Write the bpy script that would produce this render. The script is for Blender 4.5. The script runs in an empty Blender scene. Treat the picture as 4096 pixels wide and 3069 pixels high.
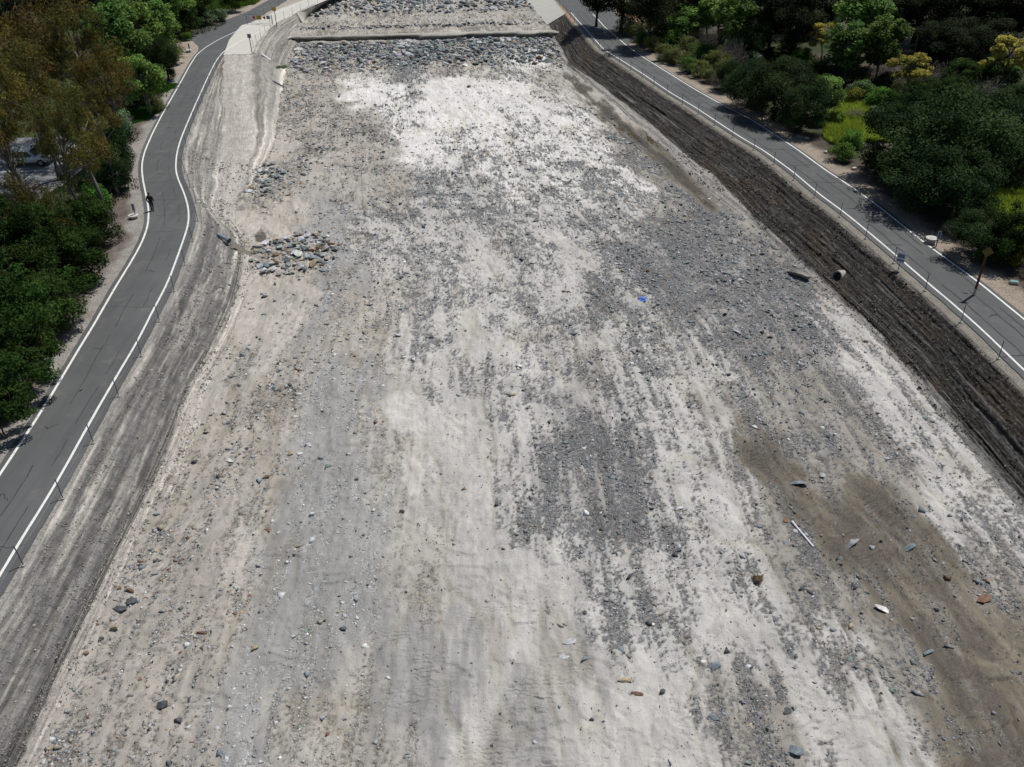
import bpy, bmesh, math, random
import numpy as np
from mathutils import Vector, Matrix

random.seed(7); RNG = np.random.default_rng(11)
scene = bpy.context.scene
COL = scene.collection
R = math.radians

# ------------------------------------------------------------------ camera, sky, sun, exposure
CAM_H = 30.5                       # drone height above the river bed (z = 0)
PITCH, ROLL, FPX = R(33.5), R(-1.5), 3300.0
cp, sp, cr, sr = math.cos(PITCH), math.sin(PITCH), math.cos(ROLL), math.sin(ROLL)
cd = bpy.data.cameras.new('camera'); cam = bpy.data.objects.new('camera', cd); COL.objects.link(cam)
_Rv, _Uv, _Fv = Vector((cr, sr*sp, sr*cp)), Vector((-sr, cr*sp, cr*cp)), Vector((0, cp, -sp))
cam.matrix_world = Matrix(((_Rv.x, _Uv.x, -_Fv.x, 0), (_Rv.y, _Uv.y, -_Fv.y, 0), (_Rv.z, _Uv.z, -_Fv.z, CAM_H), (0, 0, 0, 1)))
cd.sensor_width = 36.0; cd.lens = FPX/4096*36.0; cd.clip_start = 0.5; cd.clip_end = 3000
scene.camera = cam

SUN_EL, SUN_AZ = R(64.5), math.atan2(0.77, 0.64)      # azimuth from +Y towards +X
world = bpy.data.worlds.new('World'); scene.world = world; world.use_nodes = True
wn = world.node_tree; bg = wn.nodes['Background']
sky = wn.nodes.new('ShaderNodeTexSky'); sky.sky_type = 'NISHITA'; sky.sun_disc = False
sky.sun_elevation = SUN_EL; sky.sun_rotation = SUN_AZ; sky.air_density = 1.0; sky.dust_density = 0.6
wn.links.new(sky.outputs[0], bg.inputs[0]); bg.inputs[1].default_value = 0.055
sd = bpy.data.lights.new('sun', 'SUN'); sun = bpy.data.objects.new('sun', sd); COL.objects.link(sun)
sd.energy = 4.0; sd.angle = R(0.53); sd.color = (1.0, 0.965, 0.91)
_sdir = Vector((math.cos(SUN_EL)*math.sin(SUN_AZ), math.cos(SUN_EL)*math.cos(SUN_AZ), math.sin(SUN_EL)))
sun.rotation_euler = _sdir.to_track_quat('Z', 'Y').to_euler(); sun.location = _sdir*200
vs = scene.view_settings; vs.view_transform = 'Standard'; vs.look = 'None'; vs.exposure = 0.1; vs.gamma = 1.0
scene.cycles.max_bounces = 6; scene.cycles.diffuse_bounces = 3; scene.cycles.transmission_bounces = 3
scene.cycles.use_adaptive_sampling = True

# ------------------------------------------------------------------ helpers
ROAD_Z = 2.5
def G(x, y, z=ROAD_Z):
    """place on the level z that stands at photo position x, y (4096 x 3069)"""
    a, b = (x-2048)/FPX, -(y-1534.5)/FPX
    a, b = cr*a - sr*b, sr*a + cr*b
    d = (a, cp + b*sp, -sp + b*cp); t = (CAM_H - z)/-d[2]
    return Vector((d[0]*t, d[1]*t, z))
def G2(x, y, z=ROAD_Z):            # the same from the half-size frame (2211 wide)
    return G(x*4096/2211, y*4096/2211, z)

def _hash(ix, iy, seed):
    h = (ix.astype(np.int64)*374761393 + iy.astype(np.int64)*668265263 + seed*1442695041) & 0xFFFFFFFF
    h = ((h ^ (h >> 13))*1274126177) & 0xFFFFFFFF
    return ((h ^ (h >> 16)) & 0xFFFFFF)/float(0xFFFFFF)
def vnoise(x, y, seed=0):
    x = np.asarray(x, float); y = np.asarray(y, float)
    ix, iy = np.floor(x), np.floor(y); fx, fy = x-ix, y-iy
    fx = fx*fx*fx*(fx*(fx*6-15)+10); fy = fy*fy*fy*(fy*(fy*6-15)+10)
    a, b, c, d = _hash(ix, iy, seed), _hash(ix+1, iy, seed), _hash(ix, iy+1, seed), _hash(ix+1, iy+1, seed)
    return (a*(1-fx)+b*fx)*(1-fy) + (c*(1-fx)+d*fx)*fy
def fbm(x, y, seed=0, octv=4, gain=0.5):
    s, a, t = 0, 1.0, 0
    for o in range(octv):
        s = s + a*vnoise(x*2**o + 13.7*o, y*2**o - 7.3*o, seed+o*17); t += a; a *= gain
    return s/t
def sstep(a, b, x):
    t = np.clip((x-a)/(b-a), 0, 1); return t*t*(3-2*t)

def tag(o, label=None, cat=None, group=None, kind=None):
    if label: o['label'] = label
    if cat: o['category'] = cat
    if group: o['group'] = group
    if kind: o['kind'] = kind
    return o
def empty(name, loc, rz=0.0):
    o = bpy.data.objects.new(name, None); COL.objects.link(o); o.location = loc; o.rotation_euler = (0, 0, rz)
    o.empty_display_size = 0.3; return o
def link(name, me, mat=None, parent=None, loc=None, rot=None):
    o = bpy.data.objects.new(name, me); COL.objects.link(o)
    if mat is not None and len(me.materials) == 0: me.materials.append(mat)
    if parent is not None: o.parent = parent
    if loc is not None: o.location = loc
    if rot is not None: o.rotation_euler = rot
    return o
def np_mesh(name, verts, faces, smooth=False, attrs=None):
    """verts (n,3), faces (m,k) all k-gons"""
    me = bpy.data.meshes.new(name); verts = np.ascontiguousarray(verts, np.float32); faces = np.ascontiguousarray(faces, np.int32)
    n, (m, k) = len(verts), faces.shape
    me.vertices.add(n); me.vertices.foreach_set('co', verts.ravel())
    me.loops.add(m*k); me.loops.foreach_set('vertex_index', faces.ravel())
    me.polygons.add(m); me.polygons.foreach_set('loop_start', np.arange(0, m*k, k, dtype=np.int32))
    if smooth: me.polygons.foreach_set('use_smooth', np.ones(m, bool))
    for an, (ty, arr) in (attrs or {}).items():
        a = me.attributes.new(an, ty, 'POINT')
        if ty == 'FLOAT_COLOR':
            c = np.ones((n, 4), np.float32); c[:, :3] = arr; a.data.foreach_set('color', c.ravel())
        else: a.data.foreach_set('value', np.ascontiguousarray(arr, np.float32))
    me.update(calc_edges=True); me.validate(); return me
def grid_faces(nr, nc):
    i = np.arange(nr-1)[:, None]*nc + np.arange(nc-1)[None, :]
    return np.stack([i, i+1, i+nc+1, i+nc], -1).reshape(-1, 4)
def bm_new(): return bmesh.new()
def bm_box(bm, c, s, rz=0.0, M=None):
    m = Matrix.Translation(Vector(c)) @ Matrix.Rotation(rz, 4, 'Z') @ Matrix.Diagonal((s[0], s[1], s[2], 1))
    if M is not None: m = M @ m
    return bmesh.ops.create_cube(bm, size=1.0, matrix=m)
def bm_tube(bm, pts, radii, seg=8, cap=True):
    rings = []
    for i, p in enumerate(pts):
        p = Vector(p); t = (Vector(pts[min(i+1, len(pts)-1)]) - Vector(pts[max(i-1, 0)])).normalized()
        q = t.to_track_quat('Z', 'Y'); r = radii[i] if hasattr(radii, '__len__') else radii
        rings.append([bm.verts.new(p + q @ Vector((r*math.cos(a), r*math.sin(a), 0))) for a in [2*math.pi*k/seg for k in range(seg)]])
    for a, b in zip(rings, rings[1:]):
        for k in range(seg): bm.faces.new((a[k], a[(k+1) % seg], b[(k+1) % seg], b[k]))
    if cap:
        bm.faces.new(list(reversed(rings[0]))); bm.faces.new(rings[-1])
def bm_done(bm, name, smooth=False, bevel=0.0):
    if bevel > 0: bmesh.ops.bevel(bm, geom=list(bm.edges), offset=bevel, segments=2, affect='EDGES', clamp_overlap=True)
    bmesh.ops.recalc_face_normals(bm, faces=bm.faces)
    me = bpy.data.meshes.new(name); bm.to_mesh(me); bm.free()
    if smooth:
        for p in me.polygons: p.use_smooth = True
    return me

# ------------------------------------------------------------------ materials
class NB:
    def __init__(s, name):
        s.m = bpy.data.materials.new(name); s.m.use_nodes = True; s.t = s.m.node_tree
        s.p = s.t.nodes['Principled BSDF']; s.out = s.t.nodes['Material Output']; s.tc = s.t.nodes.new('ShaderNodeTexCoord')
    def n(s, ty, **kw):
        o = s.t.nodes.new(ty)
        for k, v in kw.items():
            if k.startswith('_'): setattr(o, k[1:], v)
            else: o.inputs[k].default_value = v
        return o
    def l(s, a, b): s.t.links.new(a, b)
    def noise(s, scale, detail=4, rough=0.55, vec=None, stretch=None):
        v = vec or s.tc.outputs['Object']
        if stretch:
            mp = s.n('ShaderNodeMapping'); mp.inputs['Scale'].default_value = stretch; s.l(v, mp.inputs[0]); v = mp.outputs[0]
        o = s.n('ShaderNodeTexNoise', Scale=scale, Detail=detail, Roughness=rough); s.l(v, o.inputs['Vector']); return o.outputs['Fac']
    def vor(s, scale, feature='F1', out='Distance', rnd=1.0):
        o = s.n('ShaderNodeTexVoronoi', Scale=scale, Randomness=rnd); o.feature = feature; s.l(s.tc.outputs['Object'], o.inputs['Vector']); return o.outputs[out]
    def ramp(s, fac, a, b, lo=0.0, hi=1.0):
        o = s.n('ShaderNodeMapRange'); o.inputs['From Min'].default_value = a; o.inputs['From Max'].default_value = b
        o.inputs['To Min'].default_value = lo; o.inputs['To Max'].default_value = hi; o.clamp = True; s.l(fac, o.inputs['Value']); return o.outputs[0]
    def math(s, op, a, b):
        o = s.n('ShaderNodeMath', _operation=op)
        for i, v in enumerate((a, b)):
            if isinstance(v, (int, float)): o.inputs[i].default_value = v
            else: s.l(v, o.inputs[i])
        return o.outputs[0]
    def mix(s, fac, a, b, mode='MIX'):
        o = s.n('ShaderNodeMix', _data_type='RGBA', _blend_type=mode)
        for sock, v in ((o.inputs[0], fac), (o.inputs[6], a), (o.inputs[7], b)):
            if isinstance(v, (int, float)): sock.default_value = v
            elif isinstance(v, tuple): sock.default_value = (*v, 1) if len(v) == 3 else v
            else: s.l(v, sock)
        return o.outputs[2]
    def attr(s, name, out='Color'):
        o = s.n('ShaderNodeAttribute'); o.attribute_name = name; return o.outputs[out]
    def bump(s, h, strength, dist):
        o = s.n('ShaderNodeBump', Strength=strength, Distance=dist); s.l(h, o.inputs['Height']); s.l(o.outputs[0], s.p.inputs['Normal'])
    def done(s, col=None, rough=0.9, spec=0.3, metal=0.0):
        if col is not None:
            if isinstance(col, tuple): s.p.inputs['Base Color'].default_value = (*col, 1)
            else: s.l(col, s.p.inputs['Base Color'])
        if isinstance(rough, (int, float)): s.p.inputs['Roughness'].default_value = rough
        else: s.l(rough, s.p.inputs['Roughness'])
        s.p.inputs['Specular IOR Level'].default_value = spec; s.p.inputs['Metallic'].default_value = metal
        return s.m
def plain(name, col, rough=0.6, spec=0.4, metal=0.0, var=0.25, scale=9.0):
    b = NB(name); c = b.mix(1.0, col, b.mix(b.noise(scale), (1-var,)*3, (1+var,)*3), 'MULTIPLY'); return b.done(c, rough, spec, metal)

def mat_ground(name, fine=14.0, amt=0.35, bump=0.6):
    b = NB(name); c = b.attr('col')
    n1 = b.ramp(b.noise(fine, 5, 0.65), 0.3, 0.7, 1-amt, 1+amt); n2 = b.ramp(b.noise(1.3, 4), 0.3, 0.7, 0.85, 1.15)
    c = b.mix(1.0, c, n1, 'MULTIPLY'); c = b.mix(1.0, c, n2, 'MULTIPLY')
    b.bump(b.noise(fine, 6, 0.7), bump, 0.05)
    return b.done(c, 0.95, 0.2)
def mat_bed():
    b = NB('river_bed'); c = b.attr('col'); g = b.attr('gravel', 'Fac'); w = b.attr('wet', 'Fac'); rp = b.attr('ripple', 'Fac')
    v1 = b.n('ShaderNodeTexVoronoi', Scale=9.0); b.l(b.tc.outputs['Object'], v1.inputs['Vector'])
    v2 = b.n('ShaderNodeTexVoronoi', Scale=23.0); b.l(b.tc.outputs['Object'], v2.inputs['Vector'])
    sep1 = b.n('ShaderNodeSeparateColor'); b.l(v1.outputs['Color'], sep1.inputs[0]); sep2 = b.n('ShaderNodeSeparateColor'); b.l(v2.outputs['Color'], sep2.inputs[0])
    cell = b.math('ADD', b.math('MULTIPLY', sep1.outputs[0], 0.6), b.math('MULTIPLY', sep2.outputs[1], 0.5))
    peb = b.ramp(cell, 0.15, 0.95, 0.5, 1.5)
    pebc = b.mix(g, (1, 1, 1), peb)
    c = b.mix(1.0, c, pebc, 'MULTIPLY')
    fine = b.ramp(b.noise(30, 4, 0.7), 0.3, 0.7, 0.88, 1.12); c = b.mix(1.0, c, fine, 'MULTIPLY')
    streak = b.ramp(b.noise(3.0, 5, 0.6, stretch=(1.0, 0.4, 1.0)), 0.3, 0.7, 0.92, 1.08); c = b.mix(1.0, c, streak, 'MULTIPLY')
    # relief: stones, grain and current ripples
    dist = b.math('SUBTRACT', 1.0, v1.outputs['Distance'])
    h = b.math('ADD', b.math('MULTIPLY', b.math('MULTIPLY', dist, g), 0.9), b.math('MULTIPLY', b.noise(18, 5, 0.65), 0.35))
    rp = b.math('MULTIPLY', rp, b.ramp(b.noise(.35, 3), .46, .62)); wv = b.n('ShaderNodeTexWave', Scale=1.3, Distortion=9.0, Detail=4.0); wv.bands_direction = 'Y'; wv.inputs['Detail Scale'].default_value = 1.6
    b.l(b.tc.outputs['Object'], wv.inputs['Vector'])
    h = b.math('ADD', h, b.math('MULTIPLY', b.math('MULTIPLY', wv.outputs['Fac'], rp), 0.9))
    h = b.math('ADD', h, b.math('MULTIPLY', b.noise(2.4, 7, .68, stretch=(1.0, .6, 1.0)), 2.5)); b.bump(h, 0.85, 0.07)
    return b.done(c, b.ramp(w, 0.0, 1.0, 0.92, 0.32), 0.35)
def mat_asphalt(name='asphalt', base=(0.082, 0.085, 0.086)):
    b = NB(name)
    c = b.mix(b.noise(0.25, 5, 0.6), tuple(v*0.82 for v in base), tuple(v*1.22 for v in base))
    st = b.ramp(b.noise(1.6, 4, 0.6, stretch=(1.0, 0.06, 1.0)), 0.35, 0.65, 0.93, 1.08); c = b.mix(1.0, c, st, 'MULTIPLY')
    c = b.mix(1.0, c, b.ramp(b.noise(40, 3, 0.8), 0.3, 0.7, 0.8, 1.2), 'MULTIPLY')
    pt = b.ramp(b.noise(.12, 3, .5), .52, .60, 1.0, 1.14); c = b.mix(1.0, c, pt, 'MULTIPLY'); du = b.ramp(b.noise(.7, 6, .7), .56, .72, 0, .35); c = b.mix(du, c, (.20, .185, .16)); b.bump(b.noise(60, 3, 0.8), 0.25, 0.01); return b.done(c, 0.85, 0.3)
def mat_concrete(name, base, stain=0.25):
    b = NB(name); c = b.mix(b.noise(0.8, 6, 0.65), tuple(v*(1-stain) for v in base), tuple(v*(1+stain*0.6) for v in base))
    c = b.mix(1.0, c, b.ramp(b.noise(3, 5, 0.6, stretch=(0.15, 1.6, 0.4)), 0.3, 0.7, 0.88, 1.1), 'MULTIPLY')
    b.bump(b.noise(25, 5, 0.7), 0.3, 0.02); return b.done(c, 0.88, 0.25)
def mat_rock_obj():
    b = NB('rock'); oi = b.n('ShaderNodeObjectInfo'); c = b.mix(1.0, oi.outputs['Color'], b.ramp(b.noise(5, 6, 0.65), 0.3, 0.7, 0.65, 1.35), 'MULTIPLY')
    c = b.mix(1.0, c, b.ramp(b.noise(1.7, 3), 0.35, 0.65, 0.85, 1.15), 'MULTIPLY'); b.bump(b.noise(9, 6, 0.7), 0.5, 0.05); return b.done(c, 0.85, 0.3)
def mat_rock_attr():
    b = NB('loose_stone'); c = b.mix(1.0, b.attr('col'), b.ramp(b.noise(11, 5, 0.65), 0.3, 0.7, 0.7, 1.3), 'MULTIPLY'); return b.done(c, 0.88, 0.25)
def mat_leaf(name, trans=0.38, rough=0.75):
    b = NB(name); c = b.attr('col'); oi = b.n('ShaderNodeObjectInfo')
    hv = b.n('ShaderNodeHueSaturation'); b.l(c, hv.inputs['Color']); b.l(b.ramp(oi.outputs['Random'], 0, 1, 0.488, 0.516), hv.inputs['Hue']); b.l(b.ramp(b.math('FRACT', b.math('MULTIPLY', oi.outputs['Random'], 7.31), 0.0), 0, 1, 0.72, 1.22), hv.inputs['Value'])
    c = hv.outputs[0]; b.done(c, rough, 0.1)
    tr = b.n('ShaderNodeBsdfTranslucent'); b.l(c, tr.inputs[0]); mx = b.n('ShaderNodeMixShader', Fac=trans)
    b.l(b.p.outputs[0], mx.inputs[1]); b.l(tr.outputs[0], mx.inputs[2]); b.l(mx.outputs[0], b.out.inputs[0]); return b.m
def mat_bark(name, a, bcol):
    b = NB(name); c = b.mix(b.noise(3, 5, 0.6, stretch=(1, 1, 0.25)), a, bcol); b.bump(b.noise(14, 4, 0.6, stretch=(1, 1, 0.2)), 0.5, 0.03); return b.done(c, 0.9, 0.2)
M_BED = mat_bed(); M_GROUND = mat_ground('earth_ground', 9.0, 0.6, 0.9); M_BANK = None
def mat_bank(name='bank_earth', sc=(4.5, .45), con=(.76, 1.26), bd=.12):
    b = NB(name); c = b.attr('col'); cb_ = b.n('ShaderNodeCombineXYZ'); b.l(b.attr('down', 'Fac'), cb_.inputs[0]); b.l(b.attr('along', 'Fac'), cb_.inputs[1]); V = cb_.outputs[0]
    st = b.noise(1.0, 6, .75, vec=V, stretch=(sc[0], sc[1], 1.0)); st2 = b.noise(1.0, 5, .7, vec=V, stretch=(11.0, .8, 1.0)); gl = b.noise(1.0, 5, .65, vec=V, stretch=(.8, 3.0, 1.0))
    c = b.mix(1.0, c, b.ramp(gl, .35, .65, .86, 1.12), 'MULTIPLY')
    c = b.mix(1.0, c, b.ramp(st, .30, .70, *con), 'MULTIPLY'); c = b.mix(1.0, c, b.ramp(st2, .33, .67, .82, 1.2), 'MULTIPLY'); c = b.mix(1.0, c, b.ramp(b.noise(13, 5, .7), .3, .7, .72, 1.28), 'MULTIPLY')
    clod = b.ramp(b.vor(6.0), .05, .22, .62, 1.0); c = b.mix(.6, c, b.mix(1.0, c, clod, 'MULTIPLY'))
    h = b.math('ADD', b.math('MULTIPLY', st, 1.9), b.math('ADD', b.math('MULTIPLY', st2, .9), b.math('MULTIPLY', b.noise(9, 7, .75), 1.2))); b.bump(h, 1.0, bd)
    return b.done(c, .95, .2)
M_BANK = mat_bank(); M_BANKR = mat_bank('dark_bank_earth', (8.0, .5), (.72, 1.3), .07)
M_ASPH = mat_asphalt(); M_CRACK = plain('crack_sealant', (0.022, 0.022, 0.024), 0.7); M_PAINT = NB('white_road_paint'); M_PAINT = M_PAINT.done(M_PAINT.mix(M_PAINT.ramp(M_PAINT.noise(4.5, 6, .75), .56, .66), (.68, .68, .66), (.20, .20, .19)), .7)
M_CONC = mat_concrete('pale_concrete', (0.50, 0.49, 0.44), 0.10); M_CONC2 = mat_concrete('weathered_concrete', (0.36, 0.34, 0.305), 0.35)
M_ROCK = mat_rock_obj(); M_STONE = mat_rock_attr(); M_LEAF = mat_leaf('leaves')
M_STEEL = plain('galvanised_steel', (0.09, 0.12, 0.15), 0.5, 0.4, 0.3); M_GSTEEL = plain('gate_steel', (0.25, 0.27, 0.28), 0.45, 0.5, 0.5)
M_BARK = mat_bark('bark_grey', (0.10, 0.085, 0.075), (0.21, 0.19, 0.175)); M_BARKD = mat_bark('bark_dark', (0.04, 0.033, 0.027), (0.085, 0.07, 0.055))
M_TWIG = mat_bark('dry_twig', (0.16, 0.14, 0.13), (0.30, 0.275, 0.26))

# ------------------------------------------------------------------ lines of the place, x as a function of y
def line(pts, z=ROAD_Z):
    w = [G(p[0], p[1], p[2] if len(p) > 2 else z) for p in pts]; w.sort(key=lambda v: v.y)
    a = np.array([(v.x, v.y, v.z) for v in w]); keep = [0]
    for i in range(1, len(a)):
        if a[i, 1] - a[keep[-1], 1] > 0.4: keep.append(i)
    return a[keep]
def ev(L, Y, smooth=1.6):
    """smoothed, linearly extrapolated x(Y)"""
    Y = np.asarray(Y, float)
    def raw(q):
        x = np.interp(q, L[:, 1], L[:, 0]); s0 = (L[2, 0]-L[0, 0])/(L[2, 1]-L[0, 1]); s1 = (L[-1, 0]-L[-3, 0])/(L[-1, 1]-L[-3, 1])
        x = np.where(q < L[0, 1], L[0, 0] + (q-L[0, 1])*s0, x); return np.where(q > L[-1, 1], L[-1, 0] + (q-L[-1, 1])*s1, x)
    k = np.array([-1.5, -1, -0.5, 0, 0.5, 1, 1.5])*smooth; wgt = np.array([1, 2, 3, 4, 3, 2, 1])/16.0
    return sum(w*raw(Y+d) for w, d in zip(wgt, k))
LINE_LR = line([(0,2300),(89,2150),(177,2012),(266,1861),(355,1697),(465,1507),(551,1364),(614,1238),(671,1132),(720,999),(750,912),(757,866),(751,817),(735,768),(712,717),(702,679),(706,619),(720,565),(744,505),(777,429),(809,358),(839,293),(864,244),(892,208),(924,188),(960,166),(1011,141),(1047,119),(1076,105),(1112,81),(1181,54),(1242,27),(1297,4)])
LINE_LL = line([(0,1897),(98,1751),(199,1593),(299,1424),(385,1284),(452,1165),(518,1059),(564,979),(588,919),(596,866),(593,820),(578,753),(569,703),(567,657),(578,608),(608,538),(641,473),(684,397),(728,320),(760,261),(787,219),(819,192),(874,159),(942,127),(1011,98),(1069,69),(1152,33),(1232,0)])
LINE_RL = line([(2283,50),(2326,99),(2371,149),(2416,199),(2484,240),(2575,298),(2688,375),(2778,427),(2869,488),(2982,561),(3052,600),(3172,687),(3280,779),(3389,858),(3497,948),(3606,1040),(3715,1135),(3823,1225),(3932,1322),(4095,1480)])
LINE_RR = line([(2362,47),(2398,84),(2416,106),(2457,140),(2507,183),(2575,231),(2688,301),(2778,357),(2891,420),(3004,477),(3193,600),(3302,681),(3389,736),(3497,812),(3660,942),(3769,1024),(3905,1121),(3986,1187),(4095,1276)])
FLARE_L = line([(787,219),(796,188),(772,163),(747,152),(743,141),(754,130),(834,108),(924,72),(989,47),(1062,7),(1076,0)])
PAD_R = line([(1011,217),(1015,201),(1020,181),(1047,148),(1076,117),(1116,87),(1170,60),(1242,25),(1308,0)])
PAD_L = line([(897,213),(917,159),(950,119),(968,99),(989,95),(1051,72),(1109,40),(1185,11),(1218,0)])
STRIP_U = line([(989,95),(1004,92),(1051,60),(1084,40),(1131,11),(1149,0)])
TOE_L = line([(x*1.8526, y*1.8526) for x, y in [(60,1650),(170,1420),(260,1230),(330,1100),(395,960),(425,850),(500,740),(545,640),(555,560),(545,470),(545,390),(590,300),(612,160),(640,85)]], 0.0)
TOE_R = line([(x*1.8526, y*1.8526) for x, y in [(2211,1095),(2080,925),(1960,780),(1810,640),(1700,540),(1590,450),(1430,310),(1330,225),(1230,145),(1190,62)]], 0.0)
RAMP_L = line([(893,220,2.5),(893,380,1.75),(891,570,0.95),(869,760,0.35),(858,830,0.15)])
RAMP_R = line([(1014,217,2.5),(1017,380,1.75),(1020,470,1.35),(1018,560,0.95),(985,660,0.55),(950,760,0.35),(932,830,0.15)])
PAD_Y = float(PAD_R[0, 1]); FOOT_Y = float(RAMP_L[0, 1])
def x_toeL(Y): return ev(TOE_L, Y)
def x_toeR(Y): return ev(TOE_R, Y, 2.5)
def x_topL(Y):
    Y = np.asarray(Y, float); a = ev(LINE_LR, Y) + 0.95; b = ev(PAD_R, Y) + 0.05
    return a + (b-a)*sstep(PAD_Y-0.3, PAD_Y+0.3, Y)
def x_topR(Y): return ev(LINE_RL, Y) - 1.25
def x_aspL(Y):
    Y = np.asarray(Y, float); a = ev(LINE_LL, Y)-0.4; f = ev(FLARE_L, Y, 0.7)
    return np.where(Y > FLARE_L[0, 1], np.minimum(a, f), a)
def x_aspR(Y):
    Y = np.asarray(Y, float); a = ev(LINE_LR, Y)+0.65; b = ev(PAD_L, Y, 0.8); c = np.minimum(ev(STRIP_U, Y, 0.8), b)
    r = np.where(Y > PAD_L[0, 1]-1, np.minimum(a, b), a); return np.where(Y > STRIP_U[0, 1], c, r)
YMIN, YMAX = 14.0, 262.0
# rows are closer together near the camera
def rows(n, y0=YMIN, y1=YMAX, p=1.0):
    a0, a1 = math.atan2(CAM_H, y0), math.atan2(CAM_H, y1); return CAM_H/np.tan(np.linspace(a0, a1, n))
SILL_Y = 164.0
def bed_level(X, Y):
    """height of the bed: a step up of about a metre at the concrete sill"""
    ys = sill_y(X); return 0.64*sstep(0.0, 1.0, Y-ys-0.2) + 0.5*sstep(60, 70, Y-ys) - 0.35*sstep(7, 1.5, ys-Y)*(Y < ys)
_s0, _s1 = G(1205, 143, 0.9), G(2185, 121, 0.9)
def sill_y(X): return _s0.y + (np.asarray(X, float)-_s0.x)*(_s1.y-_s0.y)/(_s1.x-_s0.x)

# ------------------------------------------------------------------ river bed
MAP_Y = [158.1,139.9,125.0,110.4,96.8,84.3,74.2,65.9,58.9,53.0,47.9,43.4,39.6,36.1,33.0,30.3,27.8,25.6,23.5,21.6,19.9,18.7]
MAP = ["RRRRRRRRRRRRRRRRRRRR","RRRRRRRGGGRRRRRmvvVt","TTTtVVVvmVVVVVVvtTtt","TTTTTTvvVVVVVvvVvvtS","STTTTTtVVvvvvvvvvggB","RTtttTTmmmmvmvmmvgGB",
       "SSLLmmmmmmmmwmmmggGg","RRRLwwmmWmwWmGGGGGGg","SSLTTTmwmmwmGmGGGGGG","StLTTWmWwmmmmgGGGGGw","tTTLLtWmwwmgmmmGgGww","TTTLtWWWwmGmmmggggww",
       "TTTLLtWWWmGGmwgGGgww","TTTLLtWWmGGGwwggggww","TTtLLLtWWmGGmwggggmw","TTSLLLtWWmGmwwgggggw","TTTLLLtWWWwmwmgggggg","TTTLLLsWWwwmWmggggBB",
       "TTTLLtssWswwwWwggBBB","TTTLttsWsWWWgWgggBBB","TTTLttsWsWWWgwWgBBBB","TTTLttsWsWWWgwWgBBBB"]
#        sand colour            gravel cover, gravel colour,         stones, wet, ripple
CLS = {'W': ((.45,.435,.41), .035, (.20,.195,.19), .05, 0, .35), 'w': ((.44,.427,.405), .28, (.185,.18,.178), .42, 0, .15), 'm': ((.425,.412,.39), .50, (.175,.172,.17), .62, 0, .1),
       'G': ((.29,.28,.27), .84, (.150,.147,.148), .9, 0, 0), 'g': ((.275,.255,.225), .60, (.165,.157,.148), .75, .1, 0), 'T': ((.345,.32,.285), .38, (.215,.198,.175), .8, 0, 0),
       't': ((.365,.345,.315), .20, (.23,.215,.19), .3, 0, .05), 'L': ((.265,.261,.253), .42, (.30,.297,.292), .38, 0, 0), 'S': ((.41,.38,.34), .06, (.26,.24,.215), .1, 0, .1),
       'B': ((.130,.110,.078), .30, (.135,.123,.105), .5, .75, .25), 'D': ((.078,.065,.049), .10, (.10,.088,.073), .15, 1.0, .15), 's': ((.285,.277,.264), .05, (.235,.225,.215), .08, .1, .9),
       'R': ((.36,.33,.285), .42, (.19,.18,.165), .5, 0, 0), 'V': ((.61,.595,.57), .05, (.23,.225,.22), .12, 0, .1), 'v': ((.59,.575,.55), .27, (.19,.185,.18), .5, 0, .1)}  # V, v: far sand painted brighter than W, w, lens falloff and glint in colour
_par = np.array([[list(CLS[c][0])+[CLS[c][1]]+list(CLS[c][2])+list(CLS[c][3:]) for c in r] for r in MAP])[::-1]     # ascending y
_my = np.array(MAP_Y[::-1])
def lookup(U, Y):
    fi = np.interp(Y, _my, np.arange(len(_my))); fj = np.clip(U*20-0.5, 0, 18.999)
    i = np.clip(np.floor(fi).astype(int), 0, len(_my)-2); j = np.floor(fj).astype(int); a, b = (fi-i)[:, None], (fj-j)[:, None]
    a, b = a*a*(3-2*a), b*b*(3-2*b)
    return (_par[i, j]*(1-b)+_par[i, j+1]*b)*(1-a) + (_par[i+1, j]*(1-b)+_par[i+1, j+1]*b)*a
_vec = lambda k: np.array(list(CLS[k][0])+[CLS[k][1]]+list(CLS[k][2])+list(CLS[k][3:])); _B, _D = _vec('B'), _vec('D')
STREAMS = [([tuple(G2(x, y, 0)[:2]) for x, y in q], w) for q, w in (([(1590,860),(1604,920),(1650,990),(1720,1070),(1800,1135),(1880,1205),(1950,1285),(2030,1380),(2110,1490),(2190,1640)], 2.3), ([(1720,880),(1770,940),(1850,1030),(1930,1120),(2010,1240),(2120,1380)], 1.3), ([(1640,930),(1720,1010),(1790,1120)], .9),
  ([(1215,150),(1290,230),(1375,300),(1450,365),(1545,455)], 1.0), ([(555,440),(562,480),(566,520)], .35))]
_q = None
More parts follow.
